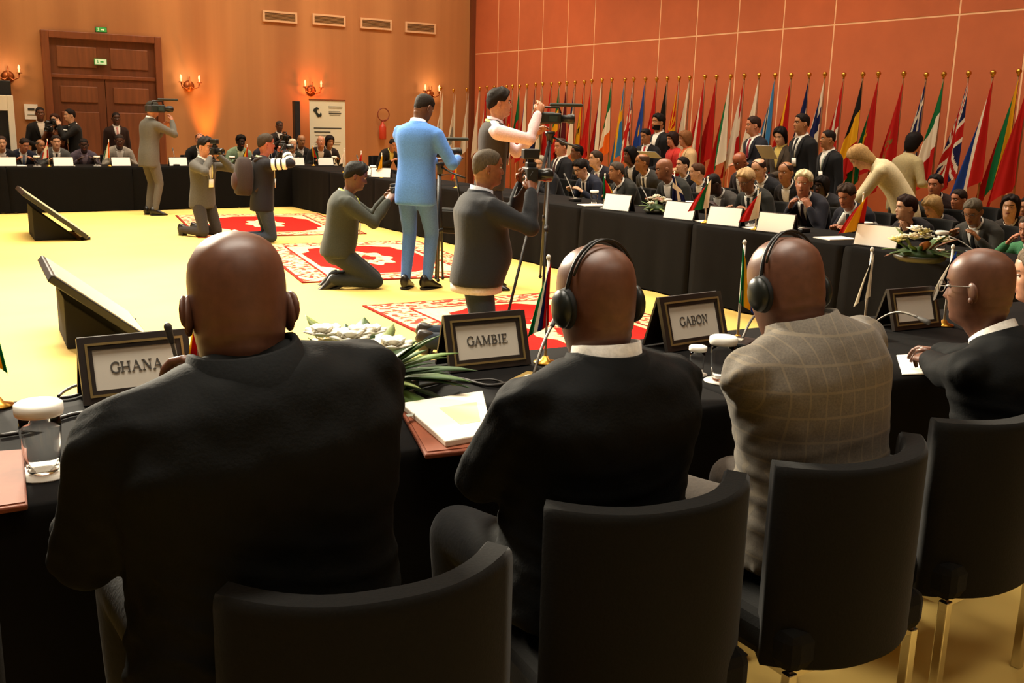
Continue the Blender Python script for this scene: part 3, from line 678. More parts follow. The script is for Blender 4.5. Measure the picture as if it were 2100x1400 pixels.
# ------------------------------------------------------------------ near chairs
SEATF = mat('black_chair_fabric', '#131210', .9, noise=.15, scale=160, bump=.08, spec=.15, sheen=.06)
def make_chair(label, group):
    t = thing('conference_chair', label, 'chair', group=group)
    n = 18; out = []; inn = []
    for k in range(n + 1):
        q = -1 + 2 * k / n; xx = .268 * q; yy = -.235 + .125 * abs(q) ** 2.4
        out.append((xx, yy)); inn.append((xx * .86, yy + .055 + .01 * (1 - abs(q))))
    poly = out + inn[::-1]
    b = MB(); m = len(poly); zs = (.345, .36, .828, .845, .852)
    ins = (.006, 0, 0, .003, .010); cen = [((o[0] + i[0]) / 2, (o[1] + i[1]) / 2) for o, i in zip(out, inn)]; cc = cen + cen[::-1]
    rings = [[V((p[0] + (c[0] - p[0]) * f / .03 * .9, p[1] + (c[1] - p[1]) * f / .03 * .9, z)) for p, c in zip(poly, cc)] for z, f in zip(zs, ins)]
    b.loft(rings, cap=False, sm=True)
    for ring, fl in ((rings[0], 1), (rings[-1], 0)):
        base = len(b.v); b.v += [tuple(p) for p in ring]
        for k in range(n):
            q = (base + k, base + k + 1, base + m - 2 - k, base + m - 1 - k); b.f.append(q if fl else q[::-1]); b.m.append(0); b.sm.append(False); b.c.append(None)
    b.obj('backrest', SEATF, t)
    s_ = MB(); s_.box((0, .04, .40), (.50, .46, .11)); s_.obj('seat', SEATF, t, bevel=.03)
    MB().box((0, .04, .338), (.46, .42, .02)).obj('seat_frame', CHROME, t)
    for sx in (-1, 1):
        for sy, yy in ((-1, -.165), (1, .22)): MB().box((sx * .225, yy, .172), (.028, .028, .344)).obj('leg', CHROME, t, bevel=.003)
    return t
c0 = make_chair('black upholstered chair with chrome legs, under the bald man in black suit', 'near chairs')
def place(o, x, y, r): o.location = (x, y, 0); o.rotation_euler = (0, 0, rad(r)); return o
place(c0, .69, 1.58, -9)
for x, y, r, lab in ((1.37, 1.64, -6, 'black upholstered chair with chrome legs, under the man with headphones and white collar'), (1.98, 1.61, -1, 'black upholstered chair with chrome legs, under the man in grey checked jacket'), (2.64, 1.66, 2, 'black upholstered chair with chrome legs at the right edge, under the man in glasses'), (-.13, 1.80, -12, 'black upholstered chair cut off at the lower left corner')):
    c = copy_tree(c0); place(c, x, y, r); c['label'] = lab
GCHAIRS = []
def hidden_chair(x, y, psi, lab, group):
    c = copy_tree(c0); c.location = (x, y, 0); c.rotation_euler = (0, 0, psi); c['label'] = lab; c['group'] = group

# ------------------------------------------------------------------ name signs
def arc(cx, cy, rx, ry, a0, a1, n=14): return [(cx + rx * math.cos(rad(a0 + (a1 - a0) * k / n)), cy + ry * math.sin(rad(a0 + (a1 - a0) * k / n))) for k in range(n + 1)]
# strokes in a 1-high box: (points, width); T thick stem, H hairline; serif bars as short strokes
T, H_, S_ = .13, .055, .05
def stem(x, serif=True): return [([(x, 0), (x, 1)], T)] + ([([(x - .15, .025), (x + .15, .025)], S_), ([(x - .15, .975), (x + .15, .975)], S_)] if serif else [])
GLY = {
 'G': (.86, [(arc(.46, .5, .40, .48, 48, 180), T), (arc(.46, .5, .40, .48, 180, 318), T), ([(.76, .08), (.76, .46)], T), ([(.60, .46), (.90, .46)], S_), ([(.75, .68), (.75, .94)], H_)]),
 'H': (.98, stem(.2) + stem(.78) + [([(.2, .5), (.78, .5)], H_)]),
 'A': (.94, [([(.14, .02), (.46, 1)], H_), ([(.46, 1), (.80, .02)], T), ([(.26, .36), (.68, .36)], H_), ([(.02, .025), (.28, .025)], S_), ([(.64, .025), (.95, .025)], S_)]),
 'N': (.98, [([(.2, 0), (.2, 1)], H_), ([(.2, 1), (.78, .02)], T), ([(.78, 0), (.78, 1)], H_), ([(.06, .025), (.34, .025)], S_), ([(.04, .975), (.24, .975)], S_), ([(.64, .975), (.92, .975)], S_)]),
 'M': (1.16, [([(.2, 0), (.2, 1)], H_), ([(.2, 1), (.56, .06)], T), ([(.56, .06), (.92, 1)], H_), ([(.92, 0), (.92, 1)], T), ([(.06, .025), (.34, .025)], S_), ([(.04, .975), (.24, .975)], S_), ([(.76, .025), (1.08, .025)], S_), ([(.90, .975), (1.08, .975)], S_)]),
 'B': (.82, stem(.2) + [(arc(.36, .745, .26, .23, 90, -90), T * .8), (arc(.36, .265, .34, .24, 90, -90), T * .8), ([(.2, .975), (.38, .975)], S_), ([(.2, .51), (.38, .51)], S_), ([(.2, .025), (.38, .025)], S_)]),
 'I': (.46, stem(.22)),
 'E': (.80, stem(.2) + [([(.2, .975), (.66, .975)], S_), ([(.2, .51), (.52, .51)], S_), ([(.2, .025), (.70, .025)], S_), ([(.66, .78), (.66, 1)], H_), ([(.70, 0), (.70, .24)], H_), ([(.52, .40), (.52, .62)], H_)]),
 'O': (.94, [(arc(.46, .5, .38, .48, 0, 360, 28), T)]),
}
def lettering(word, h, y, zc):
    w = sum(GLY[c][0] for c in word) * h; x = -w / 2; out = MB(); n = 0
    for c in word:
        adv, st = GLY[c]
        for pts, wd in st:
            P = [V((x + px * h, 0, zc - h / 2 + pz * h)) for px, pz in pts]; L = []; R_ = []; n += 1
            for i, p in enumerate(P):
                d = (P[min(i + 1, len(P) - 1)] - P[max(i - 1, 0)]).normalized(); q = V((-d.z, 0, d.x)) * (wd * h / 2); L.append(p + q); R_.append(p - q)
            m = len(P); yo = -.0002 * (n % 7)
            vs = [v + V((0, y - .0016 + yo, 0)) for v in L + R_] + [v + V((0, y, 0)) for v in L + R_]
            fs = [(i, i + 1, m + i + 1, m + i) for i in range(m - 1)] + [(i, 2 * m + i, 2 * m + i + 1, i + 1) for i in range(m - 1)] + [(m + i, m + i + 1, 3 * m + i + 1, 3 * m + i) for i in range(m - 1)] + [(0, m, 3 * m, 2 * m), (m - 1, 3 * m - 1, 4 * m - 1, 2 * m - 1)]
            out.add(vs, fs)
        x += adv * h
    return out
FRAME = mat('dark_sign_wood', '#20160f', .45); GILT = mat('gilt_edge', '#8f7a4c', .35, metal=.5); CARD = mat('sign_card', '#cfc6b6', .7); INKT = plain('#4b4640', .8)
def name_sign(label, x, y, rz, word=None, W=.36, H=.225, card=CARD, tilt=18, group='framed name signs', cat='name sign', z=TZ):
    t = thing('name_sign', label, cat, (x, y, z + .001), rz, group)
    Rm = Matrix.Rotation(rad(-tilt), 3, 'X'); piv = V((0, -math.tan(rad(tilt)) * H * .92, 0))
    def P(mb):
        mb.v = [tuple(piv + Rm @ V(v) + V((0, 0, .001))) for v in mb.v]; return mb
    def ring(o, i, y0, y1):
        mb = MB()
        for x0, x1, z0, z1 in ((-W / 2 + o, W / 2 - o, o, i), (-W / 2 + o, W / 2 - o, H - i, H - o), (-W / 2 + o, -W / 2 + i, i, H - i), (W / 2 - i, W / 2 - o, i, H - i)): mb.box(((x0 + x1) / 2, (y0 + y1) / 2, (z0 + z1) / 2), (x1 - x0, y1 - y0, z1 - z0))
        return mb
    k = W / .36
    if card is not CARD:
        P(MB().box((0, 0, H / 2), (W, .010, H))).obj('frame', FRAME, t); P(MB().box((0, -.006, H / 2), (W - .016, .005, H - .016))).obj('card', card, t)
        bk = MB().box((0, .0, H / 2), (W * .97, .010, H * .98)); Rb = Matrix.Rotation(rad(tilt), 3, 'X'); bk.v = [tuple(V((0, math.tan(rad(tilt)) * H * .92 + .012, .002)) + Rb @ V(v)) for v in bk.v]; bk.obj('rear_leaf', FRAME, t)
        return t
    P(ring(0, .022 * k, -.010, .008)).obj('frame', FRAME, t); P(ring(.022 * k, .030 * k, -.013, .0)).obj('gilt_edge', GILT, t); P(ring(.030 * k, .044 * k, -.008, .002)).obj('inner_frame', FRAME, t)
    P(MB().box((0, 0, H / 2), (W - .084 * k, .006, H - .084 * k))).obj('card', card, t)
    if word: P(lettering(word, .036 * k, -.0032, H / 2 + .004)).obj('lettering', INKT, t)
    bk = MB().box((0, .0, H / 2), (W * .97, .010, H * .98)); Rb = Matrix.Rotation(rad(tilt), 3, 'X'); bk.v = [tuple(V((0, math.tan(rad(tilt)) * H * .92 + .012, .002)) + Rb @ V(v)) for v in bk.v]; bk.obj('rear_leaf', FRAME, t)
    return t
def mid(a, b): return (a + b) / 2
def sign_px(label, l, r, word):
    a, b = onz(*l, TZ), onz(*r, TZ); d = b - a; W = d.length; c = mid(a, b); rz = math.atan2(d.y, d.x)
    off = math.tan(rad(18)) * W * .62 * .92; n = V((-math.sin(rz), math.cos(rz), 0)) * off
    return name_sign(label, c.x + n.x, c.y + n.y, rz, word, W, W * .62)
sign_px('framed sign reading GHANA in front of the bald man', (172, 834), (400, 806), 'GHANA')
sign_px('framed sign reading GAMBIE beside the flower arrangement', (922, 766), (1087, 748), 'GAMBIE')
sign_px('framed sign reading GABON beside the man in grey jacket', (1367, 724), (1492, 704), 'GABON')
sign_px('framed sign with blank card in front of the man in glasses', (1832, 680), (1928, 670), None)

# ------------------------------------------------------------------ small flags on stands
def cl(h): return lin(h)
RD_, YL, GR, BL, WH, BK, OR_, NV, SK = (cl(c) for c in ('#b8160f', '#e0a813', '#0f6b3a', '#22469c', '#e6dcc8', '#12100f', '#e0660f', '#161d4e', '#3a7fb5'))
def hs_(*c): return lambda u, v: c[min(int(v * len(c)), len(c) - 1)]      # stripes stacked down the hoist
def vs_(*c): return lambda u, v: c[min(int(u * len(c)), len(c) - 1)]      # stripes along the fly
def cross(bg, c1, c2=None, cu=.36, wd=.12):
    def f(u, v):
        if c2 and (abs(u - cu) < wd * .4 or abs(v - .5) < wd * .6): return c2
        return c1 if (abs(u - cu) < wd * .8 or abs(v - .5) < wd * 1.2) else bg
    return f
def emblem(bg, c, r=.2, cu=.5, cv=.5): return lambda u, v: c if ((u - cu) * 1.5) ** 2 + (v - cv) ** 2 < r * r else bg
def star(bgf, c, r=.26, cu=.5, cv=.5, hollow=False):
    def f(u, v):
        x, y = (u - cu) * 1.5, v - cv; q = math.hypot(x, y); a = (math.atan2(x, -y)) % (2 * math.pi / 5); a = min(a, 2 * math.pi / 5 - a)
        lim = r * .382 * 1.0 / max(.05, math.cos(a - math.pi / 5)) if False else r * (.38 + .62 * max(0, 1 - a / (math.pi / 5)) ** 1.3)
        return c if q < lim and (not hollow or q > lim - .09) else bgf(u, v)
    return f
def const(c): return lambda u, v: c
def uk(u, v):
    x, y = (u - .5) * 2, (v - .5) * 2
    if abs(x) < .13 or abs(y) < .2: return RD_
    if abs(x) < .24 or abs(y) < .36: return WH
    d = abs(abs(x) - abs(y)); return RD_ if d < .08 else (WH if d < .22 else NV)
def greece(u, v):
    if u < .42 and v < .56: return WH if (abs(u - .21) < .045 or abs(v - .28) < .06) else NV
    return NV if int(v * 9) % 2 == 0 else WH
def canadaish(u, v): return RD_ if u < .25 or u > .75 else (RD_ if ((u - .5) * 1.5) ** 2 + (v - .5) ** 2 < .03 else WH)
def czech(u, v): return NV if u < .5 * (1 - abs(2 * v - 1)) else (WH if v < .5 else RD_)
def drape(top, fly, hoist, side, W, depth, colf, nu=22, nv=18, ph=0.0):
    """cloth hanging from a pole: u runs down the fly, v along the hoist; side is a horizontal unit vector, depth the vector off the wall"""
    side, depth = V(side), V(depth); g = []
    for i in range(nu + 1):
        u = i / nu
        for j in range(nv + 1):
            v = j / nv; z = -hoist * v * (.55 - .2 * u) - fly * u
            la = W * v * (.30 + .75 * u ** .85) + W * .05 * u * math.sin(8.5 * v + 2.2 * u + ph) - W * .12
            de = W * (.16 + .11 * u * math.cos(8.5 * v + 1.7 * u + ph) + .045 * u * math.sin(19 * v + ph))
            g.append(V((0, 0, top + z)) + side * la + depth * de)
    fs = []; cs = []
    for i in range(nu):
        for j in range(nv):
            a = i * (nv + 1) + j; fs.append((a, a + 1, a + nv + 2, a + nv + 1)); cs.append(colf((i + .5) / nu, (j + .5) / nv))
    n = len(g); nrm = depth * .004
    fs2 = [tuple(n + k for k in f[::-1]) for f in fs]
    mb = MB(); mb.add(g + [p - nrm for p in g], fs + fs2, 0, True, cs + cs); return mb
WPOLE = mat('white_flag_pole', '#e9e0cf', .4)
def tpos(px, py):
    p = onz(px, py, TZ)
    if p.y < 4 or p.x < 6 and p.y < 15: return p
    if px < 700: q = ony(px, py, BY + .2); return V((q.x, BY + .2, TZ))
    q = onx(px, py, TX + .18); return V((q.x, q.y, TZ))
def table_flag(label, px, py, colf, ztop=.36, side=-1, W=.10, z=TZ, world=None, ph=0, fly=.2, base=GOLD):
    p = world or tpos(px, py); t = thing('table_flag', label, 'small flag', (p.x, p.y, z), 0, 'small flags on the tables')
    b = MB(); b.lathe([(.0, 0), (.045, 0), (.045, .008), (.018, .016), (.010, .03), (0, .03)]); b.obj('base', base, t)
    MB().tube([(0, 0, .02), (0, 0, ztop)], .0055, 8).obj('pole', WPOLE, t)
    MB().ell((0, 0, ztop + .006), (.009, .009, .012), nu=8, nv=6).obj('finial', WPOLE, t)
    rt = V((.84, -.54, 0)); drape(ztop - .01, fly, .14, rt * side, W, V((-.54, -.84, 0)), colf, 14, 12, ph).obj('flag_cloth', FLAGM, t)
    return t
table_flag('small red, yellow and green flag at the left edge of the near table', -4, 834, hs_(RD_, YL, GR), side=1, W=.05, ph=1)
table_flag('small red flag showing beside the bald man\'s cheek', 412, 815, hs_(RD_, RD_, YL), side=-1, W=.05, ztop=.33)
table_flag('small red, blue and green flag beside the GAMBIE sign', 1118, 745, hs_(RD_, RD_, NV, WH, GR, GR), ztop=.40, W=.08, ph=.6, fly=.24)
table_flag('small green, yellow and blue flag beside the GABON sign', 1512, 700, hs_(GR, YL, BL), ztop=.42, W=.07, side=1, ph=.3, fly=.24)
table_flag('small black and white flag hanging from a white pole beyond the grey jacket', 1772, 672, hs_(WH, BK, WH), ztop=.36, W=.07, side=-1, ph=2)
table_flag('small blue, black and white flag beside the face of the man in glasses', 1935, 668, hs_(BL, BK, WH), ztop=.37, W=.10, side=-1, ph=.4)

# ------------------------------------------------------------------ drinking glasses with paper lids
LIDP = mat('paper_lid', '#f6f1e4', .7)
def make_glass(label, p, k=1.0, group='glasses with paper lids', full=True):
    t = thing('drinking_glass', label, 'glass', p, 0, group)
    MB().lathe([(.0, 0), (.055, 0), (.056, .004), (.0, .004)], seg=18).obj('paper_coaster', LIDP, t, scale=k)
    MB().lathe([(.0, .005), (.024, .005), (.030, .010), (.036, .05), (.040, .10), (.038, .125), (.0355, .125), (.0375, .10), (.0335, .05), (.027, .014), (.0, .012)], seg=20).obj('glass', GLASS, t, scale=k)
    MB().lathe([(.0, .128), (.044, .126), (.046, .132), (.046, .148), (.040, .152), (.0, .152)], seg=18).obj('paper_lid', LIDP, t, scale=k)
    return t
make_glass('glass with white paper lid and coaster at the left of the near table', onz(90, 972, TZ), 1.25)
make_glass('glass with paper lid beside the GABON sign, farther one', onz(1478, 782, TZ), 1.1)
make_glass('short glass with paper lid beside the GABON sign, nearer one', onz(1428, 768, TZ), .72)
# ------------------------------------------------------------------ goose-neck microphones and cables
def gooseneck(label, base, tip, bend=.10, group='goose-neck microphones', k=1, gold=False):
    base, tip = V(base), V(tip); t = thing('microphone', label, 'microphone', base, math.atan2(tip.y - base.y, tip.x - base.x), group)
    L = math.hypot(tip.x - base.x, tip.y - base.y); z = tip.z - base.z
    MB().box((-.02 * k, 0, .018 * k), (.15 * k, .10 * k, .036 * k)).obj('base', mat('brass_plastic', '#b79a58', .35, metal=.4) if gold else BLKPL, t, bevel=.008 * k)
    MB().box((-.03 * k, 0, .038 * k), (.04 * k, .03 * k, .006 * k)).obj('button', plain('#d9d2c0', .4), t)
    pts = [V((0, 0, .03 * k)).lerp(V((L, 0, z)), q) + V((0, 0, bend * math.sin(math.pi * q))) for q in np.linspace(0, 1, 12)]
    MB().tube(pts, .0055 * k, 8).obj('neck', mat('grey_gooseneck', '#6f6a62', .4, metal=.5), t)
    MB().tube([pts[-1], pts[-1] + (pts[-1] - pts[-2]).normalized() * .05 * k], [.009 * k, .012 * k], 10, round_ends=True).obj('capsule', plain('#3c3833', .6), t)
b = onz(1092, 790, TZ); gooseneck('goose-neck microphone on a brass base in front of the man with white collar', b, ony(1132, 668, b.y + .08), .02, gold=True)
b = onz(1520, 712, TZ); gooseneck('goose-neck microphone rising beside the green and blue small flag', b, ony(1560, 640, b.y + .1), .03)
b = onz(1775, 690, TZ); gooseneck('goose-neck microphone reaching across the blank framed sign', b, onz(1885, 652, .86), .05)
b = onz(385, 842, TZ); gooseneck('grey microphone in front of the bald man beside the GHANA sign', b, ony(352, 700, b.y - .02), .0)
def cable(label, pts, r=.006):
    P = [onz(a, c, TZ + .008) for a, c in pts]; q = []
    for i in range(len(P) - 1):
        p0, p1, p2, p3 = P[max(i - 1, 0)], P[i], P[i + 1], P[min(i + 2, len(P) - 1)]
        for k in range(6):
            t = k / 6; q.append(.5 * ((2 * p1) + (p2 - p0) * t + (2 * p0 - 5 * p1 + 4 * p2 - p3) * t * t + (3 * p1 - p0 - 3 * p2 + p3) * t ** 3))
    q.append(P[-1]); tag(MB().tube(q, r, 7).obj('cable', mat('cable_grey', '#2e2a26', .5)), label, 'cable')
cable('dark cable running behind the upturned glass to the GHANA sign', [(0, 893), (70, 880), (120, 858), (170, 846), (235, 850)])
cable('thick dark cable curving from the flowers to the brass microphone base', [(820, 802), (880, 788), (940, 776), (1000, 790), (1050, 783)])
cable('thin dark cable looping past the GAMBIE sign', [(830, 778), (880, 774), (960, 780), (1010, 778), (1045, 790)], .004)
t = cable('black cable loop hanging over the table edge beside the GHANA sign', [(120, 812), (135, 800), (160, 790), (180, 800), (150, 812), (125, 815)], .005)

# ------------------------------------------------------------------ booklet, leather folders, papers
LEATH = mat('brown_leather', '#6f300f', .75, noise=.15, scale=30, bump=.1)
def slab(name, label, cat, px, z0, z1, m, line=None, group=None):
    P = [onz(a, c, (z0 + z1) / 2 if False else z0) for a, c in px]; c = sum(P, V()) / len(P); t = thing(name, label, cat, c, 0, group)
    Q = [p - c for p in P]
    if (Q[1] - Q[0]).cross(Q[2] - Q[1]).z < 0: Q = Q[::-1]
    MB().prism([(q.x, q.y) for q in Q], 0, z1 - z0).obj('cover', m, t, bevel=.004); return t, Q
def folder(label, px, group='brown leather folders'):
    t, Q = slab('leather_folder', label, 'folder', px, TZ + .002, TZ + .016, LEATH, group=group)
    MB().prism([(q.x * .93, q.y * .93) for q in Q], .014, .0165).obj('stitched_inset', mat('brown_leather_inset', '#7a3814', .75, noise=.1, scale=30), t)
folder('brown leather folder under the white booklet', [(815, 838), (872, 942), (1020, 926), (985, 822)])
folder('brown leather folder cut off at the left edge of the near table', [(-90, 940), (-70, 1066), (58, 1046), (48, 930)])
t, Q = slab('booklet', 'white booklet with pale yellow print lying on the brown folder', 'booklet', [(822, 838), (914, 918), (1010, 900), (990, 812)], TZ + .018, TZ + .038, mat('booklet_cover', '#f3ead6', .6))
MB().prism([(q.x * .45 + .03, q.y * .45) for q in Q], .0195, .0208).obj('printed_panel', mat('booklet_yellow', '#efe0a8', .6), t)
MB().prism([(q.x * .10 - .12, q.y * .06 + .06) for q in Q], .0195, .0208).obj('printed_title', GREYINK, t)
t, Q = slab('paper_sheet', 'white paper on a brown folder beside the bald man\'s left arm', 'paper', [(178, 914), (205, 962), (290, 950), (260, 888)], TZ + .018, TZ + .022, PAPER)
folder('brown leather folder under the paper beside the bald man\'s arm', [(192, 930), (206, 985), (330, 970), (300, 900)])
t, Q = slab('paper_sheet', 'white papers in front of the clasped hands of the man in glasses', 'paper', [(1838, 730), (1850, 770), (1960, 765), (1930, 725)], TZ + .002, TZ + .008, PAPER)

# ------------------------------------------------------------------ flower arrangements
LEAFM = [plain(c, .6) for c in ('#3c5a26', '#55722f', '#2e4a22', '#7c8a4a')]
PETALM = {'white': plain('#f4efdd', .6), 'yellow': plain('#efe3a0', .6), 'cream': plain('#f1e6c8', .6)}
def flowers(label, p, R, nleaf, nfl, cols, seed, h=.16, brown=0):
    r = random.Random(seed); t = thing('flower_arrangement', label, 'flowers', p, 0, 'flower arrangements on the tables')
    MB().lathe([(0, 0), (R * .6, 0), (R * .72, .02), (R * .75, .045), (R * .70, .045), (0, .03)]).obj('bowl', mat('dark_bowl', '#3a3a2c', .4), t)
    MB().ell((0, 0, .05), (R * .66, R * .66, .05)).obj('moss', LEAFM[2], t)
    for k in range(nleaf):
        a = r.uniform(0, 6.28); el = r.uniform(-.1, 1.0); L = R * r.uniform(.7, 1.25); d = V((math.cos(a) * math.cos(el), math.sin(a) * math.cos(el), math.sin(el))); s_ = V((-math.sin(a), math.cos(a), 0)); b0 = V((d.x * R * .35, d.y * R * .35, .06)); w_ = L * r.uniform(.08, .15); up = s_.cross(d)
        mb = MB(); rows = []
        for q, ww in ((0, .15), (.3, .8), (.55, 1), (.8, .6), (1, .05)):
            c = b0 + d * (L * q) - V((0, 0, .25 * L * q * q)); rows.append([c - s_ * (w_ * ww), c + up * (w_ * .25 * ww), c + s_ * (w_ * ww), c - up * .002])
        mb.loft(rows); mb.obj('leaf', LEAFM[r.randrange(4)] if k >= brown else plain('#7a4a2c', .7), t)
    for k in range(nfl):
        a = 6.28 * k / nfl + r.uniform(-.4, .4); q = r.uniform(.1, .75) * R if k else 0; c = V((math.cos(a) * q, math.sin(a) * q, h * r.uniform(.6, 1.0) * (1 - .4 * (q / R) ** 2) + .02)); fr = R * r.uniform(.2, .3); mb = MB()
        for ringk, (n, tilt, sc) in enumerate(((6, .35, 1), (5, .8, .8), (4, 1.2, .55))):
            for j in range(n):
                b_ = 6.28 * j / n + ringk * .5; d = V((math.cos(b_) * math.cos(tilt), math.sin(b_) * math.cos(tilt), math.sin(tilt))); s_ = V((-math.sin(b_), math.cos(b_), 0)); u_ = s_.cross(d)
                mb.loft([[c + d * (fr * sc * e) - s_ * (fr * .42 * ww), c + d * (fr * sc * e) + u_ * (-fr * .12 * ww), c + d * (fr * sc * e) + s_ * (fr * .42 * ww), c + d * (fr * sc * e) + u_ * (.06 * fr)] for e, ww in ((0, .3), (.5, 1), (.85, .8), (1, .3))])
        bl = mb.obj('blossom', PETALM[cols[k % len(cols)]], t); MB().ell(c + V((0, 0, fr * .25)), (fr * .2,) * 3, nu=8, nv=6).obj('flower_heart', PETALM['yellow'], bl)
    return t
flowers('low white flower arrangement with dark leaves behind the bald man\'s shoulder', onz(735, 812, TZ), .27, 64, 12, ('white', 'white', 'cream'), 3, .2)
flowers('bowl of yellow and cream flowers on the flag-side table', onz(1885, 535, TZ), .24, 26, 9, ('yellow', 'white', 'cream'), 5, .2, 5)
flowers('bunch of cream roses between two white name cards', onz(1345, 438, TZ), .16, 12, 8, ('cream', 'white'), 8, .16)

# ------------------------------------------------------------------ flags on tall poles
def tall_flag(label, p, colf, side, depth, ztop, W=.34, ph=0, fly=1.22, hoist=.95):
    t = thing('flag_on_pole', label, 'flag', (p.x, p.y, 0), 0, 'row of tall flags')
    MB().lathe([(0, 0), (.14, 0), (.14, .02), (.04, .05), (.022, .10), (0, .10)]).obj('base', mat('dark_brass', '#5a4020', .4, metal=.6), t)
    MB().tube([(0, 0, .05), (0, 0, ztop)], .0125, 8).obj('pole', mat('brown_pole', '#8a5a33', .4), t)
    MB().lathe([(0, 0), (.022, .004), (.012, .015), (.030, .035), (.036, .055), (.026, .078), (0, .09)], (0, 0, ztop), 12).obj('finial', GOLD, t)
    drape(ztop - .03, fly, hoist, side, W, depth, colf, 40, 36, ph).obj('flag_cloth', FLAGM, t)
FX = 11.75
FL = [ # finial x, y in the photo, dye function, words
 (2112, 150, const(RD_), 'plain red flag cut off at the right edge'), (2090, 145, hs_(YL, GR, RD_), 'yellow, green and red striped flag'), (2037, 148, hs_(RD_, WH, BL), 'red, white and blue striped flag'), (1987, 149, uk, 'dark blue flag with red and white crosses nearest the right'),
 (1936, 151, vs_(GR, WH, RD_), 'green, white and red flag behind the woman in beige'), (1900, 152, greece, 'dark blue and white striped flag with a white cross'), (1854, 150, star(const(RD_), cl('#7a6a2a'), .30, .55, .55, True), 'red flag with a hollow star outline'),
 (1802, 150, star(hs_(RD_, GR), YL, .24), 'red and green flag with a yellow star'), (1770, 151, vs_(BK, YL, RD_), 'black, yellow and red flag'), (1731, 152, cross(RD_, WH, None, .6, .09), 'red flag with white cross behind the last standing man'),
 (1692, 151, cross(WH, NV, None, .4, .11), 'white flag with a dark blue cross'), (1660, 152, vs_(NV, WH, RD_), 'dark blue, white and red flag behind the man with lanyard'), (1623, 153, hs_(RD_, YL, YL, RD_), 'red flag with a broad yellow stripe'),
 (1590, 153, hs_(SK, SK, WH, BK, WH, SK, SK), 'light blue flag with white and black stripe'), (1557, 153, emblem(const(WH)(0, 0), WH), 'plain white flag behind the standing man in dark suit'), (1527, 154, cross(RD_, WH, None, .5, .16), 'red flag with a broad white cross'),
 (1499, 155, hs_(WH, GR, RD_), 'white, green and red striped flag'), (1470, 156, const(RD_), 'plain red flag left of the white, green and red one'), (1446, 156, hs_(RD_, WH, RD_), 'red flag with a broad white middle stripe'), (1415, 158, hs_(WH, WH, RD_), 'white over red flag'),
 (1393, 159, lambda u, v: YL if (int((math.atan2(v - .5, (u - .5) * 1.5) + math.pi) / .3927) % 2 == 0) else RD_, 'red flag with orange rays'), (1369, 160, vs_(BK, BK, WH), 'black flag with white edge'), (1347, 161, emblem(RD_, WH, .16), 'red flag above the standing man with beard'),
 (1324, 161, emblem(BL, YL, .12), 'plain blue flag above the man with red tie'), (1300, 161, uk, 'dark blue flag with red-white crosses far down the row'), (1282, 162, cross(SK, YL, None, .36, .12), 'blue flag with yellow cross'), (1255, 162, vs_(GR, WH, OR_), 'green, white and orange flag'),
 (1235, 163, hs_(WH, NV, RD_), 'white, dark blue and red striped flag'), (1214, 165, const(RD_), 'plain red flag beside the white, blue and red one'), (1199, 167, star(hs_(RD_, YL, GR), BK, .14), 'red, yellow and green flag in the middle of the row'), (1180, 168, czech, 'white and red flag with dark blue wedge'),
 (1163, 169, hs_(cl('#5e1420'), WH, cl('#5e1420')), 'dark maroon flag with a white stripe'), (1148, 170, vs_(GR, YL, RD_), 'green, yellow and red flag'), (1131, 171, const(RD_), 'plain red flag left of the green, yellow and red one'), (1113, 171, hs_(GR, WH, BK, RD_), 'green, white and black flag behind the video camera'),
 (1099, 172, cross(NV, WH, RD_, .36, .14), 'dark blue flag with white and red cross'), (1081, 174, hs_(WH, BL, RD_), 'white, blue and red flag behind the video camera'), (1066, 176, vs_(GR, RD_), 'green and red flag'), (1051, 176, emblem(RD_, YL, .15), 'red flag with yellow emblem'),
 (1039, 177, emblem(RD_, WH, .15), 'red flag with white emblem'), (1030, 178, const(RD_), 'plain red flag beside the vested man\'s head'), (1014, 178, const(WH), 'white flag behind the vested man\'s head'), (999, 178, hs_(RD_, WH), 'red over white flag behind the vested man'), (984, 180, const(WH), 'plain white flag hidden partly by the vested man'),
]
for i, (px, py, cf, wd) in enumerate(FL):
    p = onx(px, py, FX + (.10 if i % 2 else -.02)); tall_flag(wd + ' on a tall wall-side pole', p, cf, (0, 1, 0), (-1, 0, 0), p.z - .06, ph=i * 1.3, W=.37 if i < 22 else .31)
for px, py, wd, em in ((957, 182, 'white flag just left of the vested man', None), (930, 184, 'white flag with grey emblem near the wall corner', 1), (904, 180, 'leftmost white flag of the row with grey writing', 2)):
    p = ony(px, py, WY - .45); tall_flag(wd, p, emblem(WH, cl('#8f8f86'), .25, .6, .5) if em == 1 else (lambda u, v: cl('#7d7f7a') if (.35 < u < .85 and .4 < v < .6 and int(u * 20) % 2) else WH) if em == 2 else const(WH), (-1, 0, 0), (0, -1, 0), p.z - .06, ph=px, W=.26)

